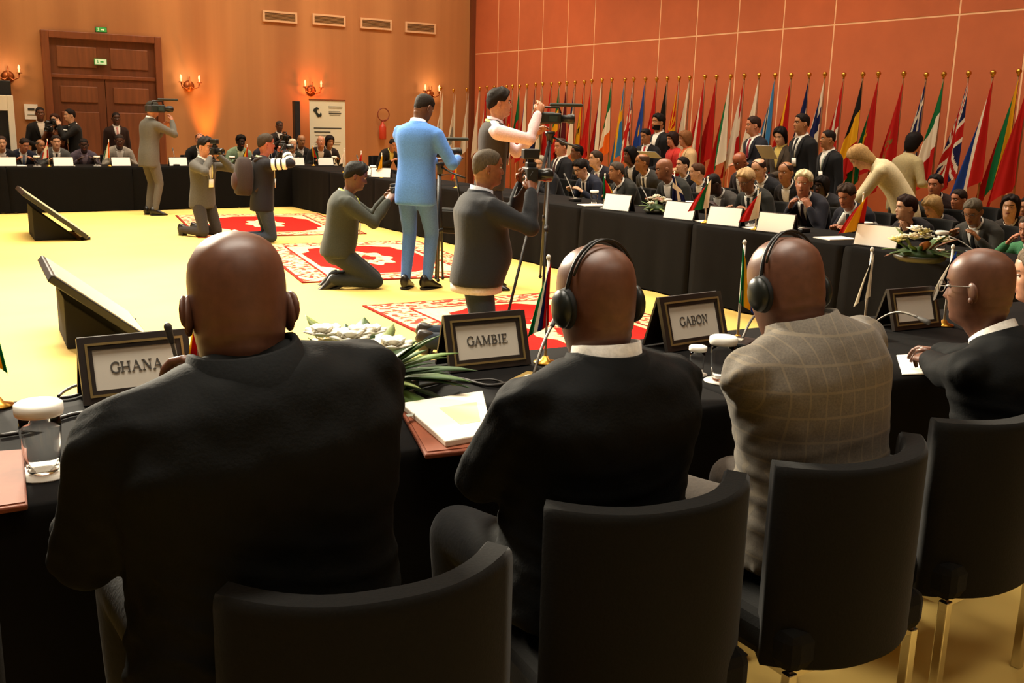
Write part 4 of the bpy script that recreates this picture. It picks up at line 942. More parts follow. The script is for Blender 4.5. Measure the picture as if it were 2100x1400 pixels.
# ------------------------------------------------------------------ floor monitors
def floor_monitor(label, px, py, rz, k=1.0):
    # the screen faces local +X and up; the pixel marks its near lower corner
    ang = rad(39); L = .78 * k; W = 1.05 * k; cr = onz(px, py, .03); c_, s_ = math.cos(rz), math.sin(rz); lx, ly = .42 * k, -W / 2
    t = thing('floor_monitor', label, 'monitor', (cr.x - (c_ * lx - s_ * ly), cr.y - (s_ * lx + c_ * ly), 0), rz, 'sloping floor monitors')
    def Q(mb): mb.v = [tuple(V((.42 * k, 0, .04)) + Matrix.Rotation(ang, 3, 'Y') @ V(v)) for v in mb.v]; return mb
    Q(MB().box((-L / 2, 0, 0), (L, W, .055))).obj('screen_casing', BLKPL, t, bevel=.008)
    Q(MB().box((-L / 2, 0, .029), (L - .06, W - .06, .006))).obj('screen_glass', mat('monitor_reflection_paint', '#e6dab4', .2, spec=.6), t)  # cream base colour stands in for the reflection on the screen
    MB().prism([(-.10 * k, 0), (.34 * k, 0), (-.10 * k, .36 * k)], -W * .33, W * .33, Matrix.Rotation(rad(90), 4, 'X')).obj('wedge_stand', mat('black_carpet_box', '#14110f', .9), t, bevel=.01)
    for sy in (-1, 1): MB().tube([(.36 * k, sy * W * .4, .02), (.46 * k, sy * W * .4, .02)], .02, 8).obj('foot', RUBBER, t)
floor_monitor('sloping floor monitor behind the GHANA sign', 308, 706, rad(-4.3), 1.0)
floor_monitor('sloping floor monitor farther off, before the end table', 180, 489, rad(-3), 1.15)
# ------------------------------------------------------------------ headphones, cameras, tripods, bags
def headphones(label, P, side_mm=0, grp='headphones'):
    M = P['M'] @ Matrix.Translation(P['org']) @ P['HM'].to_4x4() @ Matrix.Scale(P['hs'], 4)
    t = thing('headphones', label, 'headphones', (0, 0, 0), 0, grp); t.matrix_world = M
    pts = [(.083 * math.cos(a), -.012 - .02 * math.sin(a), .105 + .127 * math.sin(a)) for a in np.linspace(0, math.pi, 21)]
    MB().tube(pts, .0045, 8, ref=(0, 1, 0), flat=1).obj('headband', BLKPL, t)
    MB().tube([(x * 1.02, y - .016, z) for x, y, z in pts[3:-3]], .003, 6).obj('headband_wire', BLKPL, t)
    for sd in (-1, 1):
        c = MB(); c.ell((sd * .091, -.010, .098), (.017, .033, .040), nu=16, nv=10); co = c.obj('ear_cup', mat('dark_green_black', '#1b211d', .35), t)
        MB().ell((sd * .080, -.010, .098), (.012, .036, .043), nu=16, nv=8).obj('ear_pad', RUBBER, co)
def local(P, *q): return P['M'] @ V(q)
def still_camera(label, pos, heading, pitch=0, k=1.0, flash=False, grp='press cameras'):
    t = thing('photo_camera', label, 'camera', pos, heading, grp); t.rotation_euler = (rad(pitch), 0, heading)
    b = MB().box((0, 0, 0), (.14 * k, .07 * k, .095 * k)); b.obj('body', BLKPL, t, bevel=.012)
    MB().box((0, .005, .06 * k), (.06 * k, .06 * k, .035 * k)).obj('prism_hump', BLKPL, t, bevel=.01)
    q = MB().lathe([(0, 0), (.036, 0), (.038, .05), (.042, .055), (.042, .10), (.036, .105), (.034, .10), (0, .095)], seg=16); q.v = [(a * k, (c + .035) * k, b_ * k) for a, b_, c in q.v]; q.obj('lens', mat('lens_black', '#1a1a1a', .25), t)
    if flash: MB().box((0, 0, .125 * k), (.07 * k, .10 * k, .06 * k)).obj('flash', BLKPL, t, bevel=.008); MB().box((0, 0, .09 * k), (.03, .04, .05)).obj('flash_shoe', BLKPL, t)
    MB().tube([(-.07 * k, 0, .03), (-.10 * k, -.05, -.08), (-.04, -.10, -.16), (.06, -.10, -.14), (.07 * k, 0, .03)], .005, 6).obj('strap', plain('#26241f', .7), t)
def video_camera(label, pos, heading, pitch=0, k=1.0, grp='video cameras', mic=True):
    t = thing('video_camera', label, 'video camera', pos, heading, grp); t.rotation_euler = (rad(pitch), 0, heading)
    MB().box((0, 0, 0), (.11 * k, .26 * k, .13 * k)).obj('body', plain('#1b2420', .4), t, bevel=.015)
    q = MB().lathe([(0, 0), (.042, 0), (.045, .08), (.055, .085), (.055, .16), (.048, .17), (.04, .165), (0, .15)], seg=16); q.v = [(a * k, (c + .12) * k, (b_) * k) for a, b_, c in q.v]; q.obj('lens', BLKPL, t)
    MB().tube([(0, -.10 * k, .06 * k), (0, -.08 * k, .13 * k), (0, .10 * k, .13 * k), (0, .12 * k, .06 * k)], .014 * k, 8).obj('handle', BLKPL, t)
    MB().box((-.07 * k, -.02 * k, .05 * k), (.06 * k, .14 * k, .05 * k)).obj('viewfinder', BLKPL, t, bevel=.01)
    MB().box((.075 * k, .03 * k, .0), (.012 * k, .10 * k, .07 * k)).obj('flip_screen', plain('#2c3c38', .2), t)
    MB().box((0, -.17 * k, .0), (.09 * k, .09 * k, .11 * k)).obj('battery', plain('#2a2a28', .5), t, bevel=.01)
    if mic: MB().tube([(.05 * k, .0, .16 * k), (.05 * k, .36 * k, .16 * k)], .02 * k, 10, round_ends=True).obj('shotgun_microphone', plain('#252a22', .8), t)
def tripod(label, head, feet, mono=False):
    head = V(head); c = sum((V(f) for f in feet), V()) / len(feet); t = thing('tripod', label, 'tripod', (head.x, head.y, 0), 0)
    h = V((0, 0, head.z))
    MB().lathe([(.0, -.12), (.03, -.12), (.035, -.05), (.05, -.03), (.05, 0), (0, 0)], h, 12).obj('tripod_head', BLKPL, t)
    for f in feet:
        d = V(f) - V((head.x, head.y, 0)); lg = MB().tube([h + V((0, 0, -.08)), h.lerp(d, .5) + V((0, 0, -.04)), d + V((0, 0, .02))], [.018, .015, .012], 8).obj('leg', BLKPL, t)
        MB().tube([h.lerp(d, .52) + V((0, 0, -.04)), h.lerp(d, .56) + V((0, 0, -.04))], .021, 8).obj('clamp', BLKPL, lg)
        MB().ell(d + V((0, 0, .018)), (.02, .02, .018), nu=8, nv=6).obj('rubber_foot', RUBBER, lg)
    MB().tube([h + V((0, 0, -.04)), h + V((.05, -.16, -.10)), h + V((.10, -.34, -.14))], .010, 8).obj('pan_handle', BLKPL, t)

PALE, RUDDY, TAN, BROWN, DARK = '#d3a07e', '#c07f5f', '#a8714b', '#6b412b', '#3a2318'
BLACKS, NAVY, CHAR, GREYS = '#15151a', '#181c2c', '#23231f', '#3d3b38'
# ------------------------------------------------------------------ the four near men (backs to the lens) and a fifth at the edge
def nz(co, f, sd): 
    x, y, z = co[:, 0] * f, co[:, 1] * f, co[:, 2] * f
    return (np.sin(1.7 * x + 2.3 * z + sd) * np.cos(2.1 * y - 1.3 * z + 2 * sd) + .6 * np.sin(3.3 * x - 2.7 * y + 1.9 * z + 3 * sd) + .4 * np.sin(5.1 * z + 2.2 * np.sin(3 * x + sd)))
def fold_fn(sd, amp=1.0):
    def f(co):
        z = co[:, 2]; x = co[:, 0]
        low = np.exp(-((z - .70) / .16) ** 2)                      # drag lines over the small of the back
        drag = np.sin(95 * (z + .10 * x + .05 * np.sin(4 * x + sd)) + 2 * np.sin(6 * x + sd))
        arm = np.clip((np.abs(x) - .20) / .08, 0, 1)
        elb = np.sin(70 * (z * .8 + co[:, 1] * .7 + .2 * x) + 3 * np.sin(9 * z + sd))
        return 1.35 * amp * (.0014 * nz(co, 7, sd) + .0045 * low * np.maximum(drag, -.2) * (1 - arm) + .0045 * arm * np.maximum(elb, -.3) + .0008 * nz(co, 19, sd + 1))
    return f
SUIT1 = mat('black_suit_cloth', '#0c0d0c', .8, noise=.1, scale=150, bump=.1, spec=.15)
SUIT2 = mat('black_suit_cloth_plain', '#0a0b0b', .8, noise=.1, scale=150, bump=.1, spec=.15)
def checked():
    m = mat('grey_checked_wool', '#57503f', .85, spec=.2, sheen=.1); nt = m.node_tree; b = nt.nodes['Principled BSDF']; tc = nt.nodes.new('ShaderNodeTexCoord'); sp_ = nt.nodes.new('ShaderNodeSeparateXYZ'); nt.links.new(tc.outputs['Object'], sp_.inputs[0]); acc = None
    for ax, fr in (('X', 24), ('Z', 16)):
        mu = nt.nodes.new('ShaderNodeMath'); mu.operation = 'MULTIPLY'; mu.inputs[1].default_value = fr; fc = nt.nodes.new('ShaderNodeMath'); fc.operation = 'FRACT'; gt = nt.nodes.new('ShaderNodeMath'); gt.operation = 'GREATER_THAN'; gt.inputs[1].default_value = .9
        nt.links.new(sp_.outputs[ax], mu.inputs[0]); nt.links.new(mu.outputs[0], fc.inputs[0]); nt.links.new(fc.outputs[0], gt.inputs[0])
        if acc is None: acc = gt
        else:
            mxm = nt.nodes.new('ShaderNodeMath'); mxm.operation = 'MAXIMUM'; nt.links.new(acc.outputs[0], mxm.inputs[0]); nt.links.new(gt.outputs[0], mxm.inputs[1]); acc = mxm
    n = nt.nodes.new('ShaderNodeTexNoise'); n.inputs['Scale'].default_value = 220; nt.links.new(tc.outputs['Object'], n.inputs[0])
    r = nt.nodes.new('ShaderNodeValToRGB'); e = r.color_ramp.elements; e[0].color = lin('#57514a'); e[1].color = lin('#807769'); nt.links.new(n.outputs['Fac'], r.inputs[0])
    mx = nt.nodes.new('ShaderNodeMixRGB'); nt.links.new(acc.outputs[0], mx.inputs[0]); nt.links.new(r.outputs[0], mx.inputs[1]); mx.inputs[2].default_value = lin('#8c7f69')
    sc = nt.nodes.new('ShaderNodeMath'); sc.operation = 'MULTIPLY'; sc.inputs[1].default_value = .5; nt.links.new(acc.outputs[0], sc.inputs[0]); nt.links.new(sc.outputs[0], mx.inputs[0])
    nt.links.new(mx.outputs[0], b.inputs['Base Color']); return m
m1 = person('bald man in black suit seen from behind, at the GHANA sign', 0, 0, rad(3), 'sit', h=1.90, head=(13, 20, 0), side=-6, head_at=ony(488, 622, 1.80), hs=1.08, girth=1.3, neck=-.005, near=True, skin_c='#6a4534', hair=('bald', 'none'), top=SUIT1, vneck=False, collar=False, shirt='#2a2a2a', legs='#222120', shoes_on=False, folds=fold_fn(1.0),
            handsw=(ony(452, 768, 2.28), V((.33, 2.18, .82))), pole=((.6, -.5, -.6), (-.28, -.15, -1)), curl=(.9, .6), glasses='#1a1613', sh=.185)
m2 = person('bald man with headphones, black suit and white collar seen from behind', 0, 0, rad(2), 'sit', h=1.74, head=(5, 10, 0), head_at=ony(1222, 612, 1.80), hs=1.10, girth=1.26, neck=.03, near=True, skin_c='#6a4534', hair=('bald', 'none'), top=SUIT2, vneck=False, legs='#141414', shoes_on=False, folds=fold_fn(2.3, .8), sh=.185,
            handsw=(onz(1180, 850, .80), onz(1060, 900, .80)), pole=((.8, -.4, -.5), (-.9, -.4, -.4)))
m3 = person('man in grey checked jacket with headphones seen from behind', 0, 0, rad(0), 'sit', h=1.82, head=(7, 22, 0), side=-7, neck=.0, head_at=ony(1612, 588, 1.78), hs=1.10, girth=1.15, near=True, skin_c='#6a4534', hair=('bald', 'none'), top=checked(), vneck=False, collar=False, legs='#3a3128', shoes_on=True, folds=fold_fn(4.1, .8), sh=.18,
            handsw=(onz(1640, 745, .80), onz(1520, 770, .80)))
m4 = person('man in glasses and black suit at the right edge, seen from his left', 0, 0, rad(4), 'sit', h=1.64, head=(-6, 8, 0), head_at=ony(2010, 585, 1.80), hs=1.10, girth=1.15, near=True, skin_c='#6a4534', hair=('bald', 'none'), top=SUIT2, vneck=False, legs='#141414', shoes_on=False, folds=fold_fn(5.7, .8), sh=.18,
            handsw=(onz(1900, 722, .80), onz(1872, 728, .80)), glasses='#7d7468', curl=(.9, .9))
m5 = person('pale man at the far right edge, mostly cut off by the frame', 0, 0, rad(10), 'sit', h=1.8, head=(-20, 10, 0), head_at=ony(2132, 560, 2.15), skin_c='#c98f70', hair=('short', '#6a5a48'), top='#1c2740', shirt='#5a7fb0', shoes_on=False)
headphones('black headphones worn by the bald man with white collar', m2)
headphones('black headphones worn by the man in grey checked jacket', m3)
pen = m1['arms'][1][2]; wp = m1['M'] @ pen
tag(MB().tube([wp + V((.02, .03, -.03)), wp + V((-.01, .02, .13))], [.006, .008], 8, round_ends=True).obj('pen', plain('#6c655a', .35)), 'grey pen held up in the bald man\'s hand', 'pen')

# ------------------------------------------------------------------ delegates along the flag side: front row at the tables
RX = 7.62
def chair_label(l):
    for q in (' at the flag-side table', ' at the end table', ' in the second row'): l = l.replace(q, '')
    return 'black chair under the ' + ' '.join(l.split()[:12])
def delegate(label, px, py, X=RX, psi=90, chair=True, **k):
    p = onx(px, py, X); k.setdefault('head', (0, 12, 0)); k.setdefault('h', 1.72)
    q = person(label, 0, 0, rad(psi), 'sit', head_at=p, **k); l = q['root'].location
    if chair: hidden_chair(l.x, l.y, rad(psi), chair_label(label), 'chairs hidden by the seated delegates')
    return q
F = 'at the flag-side table'
delegate('grey-haired man in profile ' + F + ' beyond the raised camera', 1108, 335, skin_c=PALE, hair=('short', '#8f8674'), top=BLACKS, head=(-30, 10, 0), hands=((.1, .40, .80), (-.1, .42, .82)), tie=None)
delegate('young man with thick dark hair and navy suit reading ' + F, 1190, 345, skin_c=PALE, hair=('thick', '#17110e'), top=NAVY, tie='#20242c', head=(-4, 26, 0))
delegate('man with greying dark hair and clasped hands ' + F, 1264, 350, skin_c=TAN, hair=('short', '#4a4038'), top=CHAR, tie='#58302a', head=(18, 4, 0), hands=((.04, .42, .80), (-.03, .43, .80)), curl=(.9, .9))
delegate('bald man with reddish face and open dark suit ' + F, 1362, 345, skin_c='#8d5a3f', hair=('bald', 'none'), top=CHAR, tie=None, head=(26, 14, 0), shirt='#ddd8d0')
delegate('dark-skinned man in grey suit looking down ' + F, 1462, 376, skin_c='#3c2620', hair=('crop', '#1a1412'), top='#3a3632', shirt='#b9b6b0', head=(14, 30, 0))
delegate('white-haired man with glasses and earpiece looking down ' + F, 1530, 368, skin_c='#a3704f', hair=('thick', '#c4a478'), top=CHAR, tie='#1a1a1a', glasses='#1a1512', head=(-8, 26, 0))
delegate('white-haired man in white shirt and dark tie holding a phone ' + F, 1648, 374, skin_c=RUDDY, hair=('thick', '#d9cba4'), top='#20202a', tie='#2a1c2c', head=(-28, 6, 0), hands=((.10, .38, .90), (-.14, .36, .92)), curl=(.9, .9))
delegate('man with dark swept hair reading in navy suit ' + F, 1736, 400, skin_c=RUDDY, hair=('thick', '#3b2c22'), top='#171722', tie='#202028', head=(-10, 24, 0), hands=((.08, .42, .79), (-.16, .42, .79)))
delegate('woman with short brown hair in black dress, hands clasped ' + F, 1858, 425, skin_c=PALE, hair=('thick', '#2c1a14'), top='#141013', shirt='#c58f70', jcollar=False, collar=False, head=(28, 4, 0), hands=((.05, .34, .93), (-.03, .35, .93)), curl=(1.0, 1.0), h=1.62)
delegate('grey-haired man in dark grey suit and black tie reading ' + F, 1995, 432, skin_c=TAN, hair=('short', '#5c5346'), top='#35332e', tie='#151515', glasses='#4a4038', head=(-14, 28, 0))
delegate('man in green and white at the right edge ' + F, 2110, 470, skin_c=RUDDY, hair=('short', '#4a3a2c'), top='#3f7a52', shirt='#e8e4da')
# second row
R2 = 8.95; B = 'in the second row'
SECOND = [
 ('red-faced man with white collar ' + B + ' behind the photographer', 1150, 300, RUDDY, ('short', '#3a2a22'), BLACKS, '#3a1a1a', 0, 4), ('dark-haired delegate ' + B + ' in black suit beyond the navy suit', 1183, 312, BROWN, ('short', '#120d0b'), BLACKS, None, 20, 0),
 ('fair man in dark jacket ' + B + ' between the two front delegates', 1222, 325, PALE, ('short', '#3a2c22'), '#1c1a22', '#6a4a6a', 20, 0), ('dark-haired woman ' + B + ' in black', 1292, 318, BROWN, ('bob', '#100c0b'), '#151416', None, 10, 0),
 ('tan balding man in grey suit ' + B, 1317, 332, '#9a6238', ('fringe', '#4a3324'), '#33312e', '#2a2a2a', 24, 4), ('man with dark brimmed hair and white collar ' + B, 1400, 338, PALE, ('short', '#1a1210'), '#1a1a20', '#151515', 10, 0),
 ('young brown-haired man in navy suit ' + B, 1430, 352, PALE, ('short', '#4a3020'), NAVY, None, 34, 6), ('bald sunburnt man ' + B + ' below the red flags', 1517, 330, '#9c5636', ('bald', 'none'), '#241a1c', None, 0, 30),
 ('balding fair man looking down ' + B, 1556, 345, PALE, ('fringe', '#2a1c16'), BLACKS, None, -10, 20), ('dark-skinned man with white collar ' + B + ' beside the white-haired man', 1578, 372, '#4a3026', ('crop', '#16100e'), BLACKS, '#151515', 0, 6),
 ('bald man in glasses with grey beard ' + B, 1611, 352, TAN, ('fringe', '#3a2a22'), '#191518', None, -10, 6), ('dark-skinned woman ' + B + ' with dark bobbed hair', 1685, 380, DARK, ('bob', '#15100e'), '#2a2a2e', None, 0, 6),
 ('bald head ' + B + ' in front of the woman in beige', 1846, 392, RUDDY, ('fringe', '#7a5a44'), CHAR, None, 10, 20), ('dark-haired man ' + B + ' below the green and white flag', 1918, 378, RUDDY, ('short', '#150f0d'), '#2a1a18', None, -10, 4),
 ('blond woman in black ' + B + ' looking down', 1912, 424, PALE, ('bob', '#a5875a'), '#161216', None, 14, 24), ('man in dark suit and glasses ' + B + ' behind the grey-haired reader', 1966, 408, RUDDY, ('short', '#2a201a'), '#2f312c', '#151515', 10, 6),
 ('woman with dark shoulder-length hair ' + B + ' at the right', 2072, 424, PALE, ('long', '#1c110d'), '#2a2420', None, -20, 0), ('delegate in dark blue at the right edge ' + B, 2108, 425, TAN, ('short', '#15110e'), '#1b2334', None, 0, 4),
]
for i, (lab, px, py, sk, hr, tp, ti, hy, hp) in enumerate(SECOND):
    delegate(lab, px, py, 8.75 + (.72 if i % 2 else 0), 90, hands=((.13, .30, .66), (-.13, .30, .66)), skin_c=sk, hair=hr, top=tp, tie=ti, head=(hy, hp, 0))
# standing behind them
SX = 10.35
def stander(label, px, py, psi=90, X=SX, **k):
    return person(label, 0, 0, rad(psi), 'stand', head_at=onx(px, py, X), **k)
stander('bearded man in dark suit standing before the black flag', 1350, 250, skin_c=TAN, hair=('thick', '#15100e'), top='#161618', beard=True, head=(10, 0, 0))
stander('man in dark suit and red tie standing with papers', 1324, 278, 110, X=9.9, skin_c=TAN, hair=('short', '#15100e'), top='#131215', tie='#b02a22', head=(10, 14, 0), hands=((.12, .34, 1.05), (-.12, .34, 1.05)))
stander('woman in red top standing behind the delegates', 1379, 285, 80, skin_c=RUDDY, hair=('bob', '#2a1612'), top='#c2322a', shirt='#c2322a', jcollar=False, collar=False, head=(0, 6, 0), hands=((.1, .25, 1.2), (-.1, .3, 1.1)))
stander('fair-haired woman in beige jacket and orange scarf standing', 1405, 284, 70, X=10.1, skin_c=RUDDY, hair=('bob', '#7a4e2c'), top='#c0a074', shirt='#d56a3c', head=(10, 8, 0), hands=((.12, .28, 1.1), (-.12, .3, 1.12)))
stander('man in dark suit and red lanyard standing with folded arms', 1545, 256, 80, skin_c=RUDDY, hair=('short', '#2e1e18'), top='#1b1d26', tie='#8a2030', head=(20, 4, 0), hands=((-.05, .24, 1.12), (.05, .26, 1.1)))
stander('black-haired woman in patterned jacket holding white papers', 1600, 278, 95, skin_c=PALE, hair=('long', '#0f0b0b'), top='#4a3f34', shirt='#c8b060', head=(-10, 20, 0), hands=((.12, .32, 1.08), (-.02, .36, 1.05)))
stander('man in black suit, white shirt and white lanyard standing', 1644, 252, 80, skin_c=TAN, hair=('short', '#1a1310'), top='#121214', tie='#141414', head=(10, 0, 0), lanyard='#d8d8d0')
stander('man in black suit with pale lanyard standing, nearest the red flag with cross', 1698, 284, 75, X=10.0, skin_c=TAN, hair=('crop', '#1e1613'), top='#121316', lanyard='#9fb0a6', head=(16, 2, 0))
stander('woman with black hair in beige jacket standing with her back turned', 1874, 292, -100, X=10.5, skin_c=PALE, hair=('bob', '#110c0b'), top='#a3946c', shirt=None, vneck=False, head=(0, 10, 0), legs='#8d7f5c', hands=((.2, .28, 1.1), (-.2, .28, 1.1)))
p = onx(1742, 352, 8.35)
person('blond woman in cream jacket bending over the seated man', p.x + .35, p.y - .42, rad(40), 'stand', lean=52, h=1.66, skin_c=PALE, hair=('long', '#b08d5c'), top='#d8cba4', shirt=None, vneck=False, legs='#cfc29a', head=(0, 50, 0), hands=((.15, .62, .80), (-.15, .62, .82)))
t, Q = None, None
pp = onx(1572, 312, 9.95); t = thing('paper_sheet', 'white sheets held out by the woman in patterned jacket', 'paper', pp, rad(20)); MB().box((0, 0, 0), (.30, .22, .004), Matrix.Rotation(rad(35), 3, 'Y')).obj('sheet', PAPER, t)
pp = onx(1332, 317, 9.5); t = thing('paper_sheet', 'white papers in the hands of the man with red tie', 'paper', pp, rad(20)); MB().box((0, 0, 0), (.22, .30, .004), Matrix.Rotation(rad(25), 3, 'Y')).obj('sheet', PAPER, t)

# ------------------------------------------------------------------ end table: seated delegates and people behind
EY = 18.75
def end_delegate(label, px, py, psi=180, Y=EY, chair=True, **k):
    k.setdefault('head', (0, 8, 0)); q = person(label, 0, 0, rad(psi), 'sit', head_at=ony(px, py, Y), h=1.72, **k); l = q['root'].location
    if chair: hidden_chair(l.x, l.y, rad(psi), chair_label(label), 'chairs hidden by the seated delegates')
E_ = 'at the end table'
end_delegate('delegate cut off by the left edge ' + E_, 3, 292, skin_c=PALE, hair=('short', '#3a2a22'), top=BLACKS)
end_delegate('man in navy suit leaning forward ' + E_ + ' near the left edge', 50, 296, skin_c=RUDDY, hair=('short', '#2a1e18'), top='#161a2a', tie='#7a8aa8', head=(-20, 24, 0))
end_delegate('fair man turned aside ' + E_ + ' behind the red and white flag', 83, 298, skin_c=TAN, hair=('fringe', '#5a4a3c'), top='#3a322c', head=(-20, 10, 0), Y=19.1)
end_delegate('pale man in white collar ' + E_ + ' beside the red and white flag', 115, 290, skin_c=PALE, hair=('short', '#2a201a'), top='#4a4a48', tie='#2a2a30')
end_delegate('dark-skinned man in striped shirt ' + E_, 172, 296, skin_c='#4a3028', hair=('crop', '#1a1412'), top='#4a3f4a', shirt='#8a7a88', head=(10, 16, 0))
end_delegate('dark-skinned man in grey striped robe ' + E_ + ' below the door', 245, 288, skin_c='#5a3a2c', hair=('crop', '#2a211c'), top='#8c8478', shirt='#e0dcd4', head=(10, 16, 0))
end_delegate('balding man in black ' + E_ + ' before the orange glow', 410, 286, skin_c=RUDDY, hair=('fringe', '#1c1512'), top='#15120f', head=(20, 0, 0))
end_delegate('dark-skinned man with tall cap and pale green robe ' + E_, 494, 290, skin_c='#2a1a15', hair=('afro', '#100c0a'), top='#7d9478', shirt='#d6dcae')
end_delegate('man in dark suit ' + E_ + ' beside the man filming', 548, 290, skin_c='#4f342a', hair=('crop', '#15110f'), top='#22222c', head=(0, 4, 0))
end_delegate('white-haired man in dark jacket ' + E_, 600, 296, skin_c=PALE, hair=('short', '#cfc4a8'), top='#20241c', tie='#5a5a50', head=(10, 6, 0))
end_delegate('tan bald man ' + E_ + ' left of the banner', 618, 288, skin_c='#9a6a44', hair=('bald', 'none'), top='#1f1d1c', Y=19.3)
end_delegate('silver-haired man in open pale shirt ' + E_ + ' before the banner', 658, 290, skin_c=RUDDY, hair=('fringe', '#c8baa2'), top='#161311', shirt='#d8c8b4', head=(14, -4, 0))
end_delegate('dark-haired woman ' + E_ + ' behind the silver-haired man', 676, 290, skin_c=TAN, hair=('bob', '#1a1310'), top='#2a2420', Y=19.4)
end_delegate('man in black and yellow ' + E_ + ' beside the man in pale blue suit', 806, 296, 200, skin_c=RUDDY, hair=('short', '#1a1512'), top='#17150f', shirt='#e6d86a', Y=18.6, head=(20, 20, 0))
def end_stander(label, px, py, psi=180, Y=19.9, **k): return person(label, 0, 0, rad(psi), 'stand', head_at=ony(px, py, Y), **k)
end_stander('man in dark jacket and white patterned shirt standing left of the door', 82, 232, skin_c=BROWN, hair=('crop', '#1c1512'), top='#1b1714', shirt='#e9d8c4', head=(0, 4, 0), hands=((.12, .3, 1.05), (-.12, .3, 1.05)))
q = end_stander('woman in brown top photographing before the door', 113, 246, 150, skin_c=PALE, hair=('long', '#3a2014'), top='#6b3c20', shirt='#6b3c20', head=(0, 0, 0), hands=((.10, .30, 1.40), (-.04, .30, 1.40)), Y=19.7)
still_camera('small camera held up by the woman in brown top', local(q, .03, .36, 1.46), rad(150), k=.9)
q = end_stander('man with pale cap photographing before the door', 143, 236, 100, skin_c=PALE, hair=('short', '#1b1412'), top='#1a1816', shirt='#1a1816', head=(0, 0, 0), hands=((.10, .32, 1.45), (-.04, .32, 1.45)), lanyard='#e8e4dc', Y=19.6)
still_camera('camera held up by the man with pale cap', local(q, .03, .40, 1.50), rad(100), k=.9)
end_stander('man in dark brown suit standing in front of the wooden door', 238, 242, skin_c='#4a2f22', hair=('crop', '#1c1412'), top='#2a1812', shirt='#e6ddd2', tie='#c88a80', head=(0, 4, 0))
q = person('man filming behind the end table beside the column speaker', 0, 0, rad(185), 'stand', head_at=ony(573, 258, 19.8), skin_c='#5a3a2c', hair=('crop', '#3a302a'), top='#2a2422', shirt='#d8d4cc', head=(0, 6, 0), hands=((.10, .34, 1.30), (-.06, .34, 1.30)))
video_camera('video camera of the man filming behind the end table', local(q, .02, .42, 1.38), rad(185), k=.8, mic=False)

# ------------------------------------------------------------------ press in the arena
g = onz(312, 441, 0)
q = person('cameraman in grey suit standing with a video camera on his shoulder', g.x, g.y, AW(40), 'stand', h=1.78, skin_c=RUDDY, hair=('short', '#2e2a22'), top='#57534b', legs='#56514a', shoes='#0d0b0a', head=(0, 4, 0), vneck=False, hands=((.14, .34, 1.46), (-.02, .30, 1.36)), pole=((.7, -.3, -.9), (-.3, .2, -.9)), curl=(.8, .8))
video_camera('video camera on the shoulder of the cameraman in grey suit', local(q, .14, .10, 1.64), AW(40), k=.9)
g = onz(418, 484, 0)
q = person('kneeling photographer in grey blazer', g.x, g.y, AW(115), 'kneel', h=1.74, lean=6, skin_c=RUDDY, hair=('thick', '#191412'), top='#4b4844', shirt='#cfc4b4', legs='#332e2d', head=(0, 8, 0), hands=((.08, .24, 1.06), (-.08, .24, 1.08)), curl=(.9, .9), pole=((.8, .0, -.8), (-.8, .0, -.8)), lanyard='#d8d49a')
still_camera('camera with flash held by the kneeling photographer in grey blazer', local(q, 0, .25, 1.14), AW(115), flash=True)
g = onz(540, 497, 0)
q = person('kneeling photographer in black with white sleeve stripes', g.x, g.y, AW(62), 'kneel', h=1.82, lean=4, pz=.51, skin_c='#9a4f3a', hair=('short', '#33291f'), top='#121017', shirt='#121017', legs='#2c3440', shoes='#c9c2b4', head=(0, 4, 0), vneck=False, collar=False, jcollar=False, hands=((.07, .28, 1.12), (-.07, .27, 1.12)), curl=(.9, .9), pole=((.9, .0, -.55), (-.8, .0, -.7)), lanyard='#e6e09a', knees=.08)
Pn = q
for sd, fr in ((1, (.30, .52, .74)), (1, ()), (-1, (.4, .7))):
    S, E, W = Pn['arms'][sd]
    for f in fr:
        c = S.lerp(E, f); d = (E - S).normalized(); mb = MB(); mb.tube([c - d * .022, c + d * .022], .069, 14); mb.obj('white_stripe', plain('#e9e4dc', .8), Pn['root'], scale=Pn['s'])
S, E, W = Pn['arms'][1]
for f in (.25, .55):
    c = E.lerp(W, f); d = (W - E).normalized(); mb = MB(); mb.tube([c - d * .02, c + d * .02], .060, 14); mb.obj('white_stripe', plain('#e9e4dc', .8), Pn['root'], scale=Pn['s'])
still_camera('camera held to the face of the kneeling photographer with backpack', local(q, 0, .27, 1.17), AW(62))
def backpack(label, M, H=.46, W=.30, D=.20, col='#2c211f'):
    t = thing('backpack', label, 'backpack'); t.matrix_world = M; rings = []
    for z, k in ((-.5, .7), (-.47, .92), (-.3, 1.05), (0, 1.08), (.25, 1), (.42, .82), (.5, .5)):
        rings.append([V((W / 2 * k * math.copysign(abs(math.cos(a)) ** .6, math.cos(a)), -D / 2 + D / 2 * k * math.copysign(abs(math.sin(a)) ** .7, math.sin(a)), H * z)) for a in [2 * math.pi * j / 20 for j in range(20)]])
    m = cloth(col); MB().loft(rings).obj('main_bag', m, t)
    MB().ell((0, -D * .98, -H * .14), (W * .38, .05, H * .24), nu=16, nv=8).obj('front_pocket', cloth('#3a2422'), t)
    MB().tube([(-.03, 0, H * .48), (0, .0, H * .56), (.03, 0, H * .48)], .010, 8).obj('grab_handle', m, t)
    for sx in (-1, 1): MB().tube([(sx * .09, .0, H * .40), (sx * .12, .06, H * .50), (sx * .14, .14, H * .46), (sx * .15, .20, H * .20), (sx * .14, .15, -H * .1), (sx * .13, .02, -H * .38)], .016, 8, flat=.4).obj('shoulder_strap', m, t)
p_, F_ = Pn['sp'](.55); backpack('dark backpack on the kneeling photographer with striped sleeves', Pn['M'] @ Matrix.Translation(p_ + F_ @ V((0, -.13, 0))) @ F_.to_4x4())
g = onz(716, 588, 0)
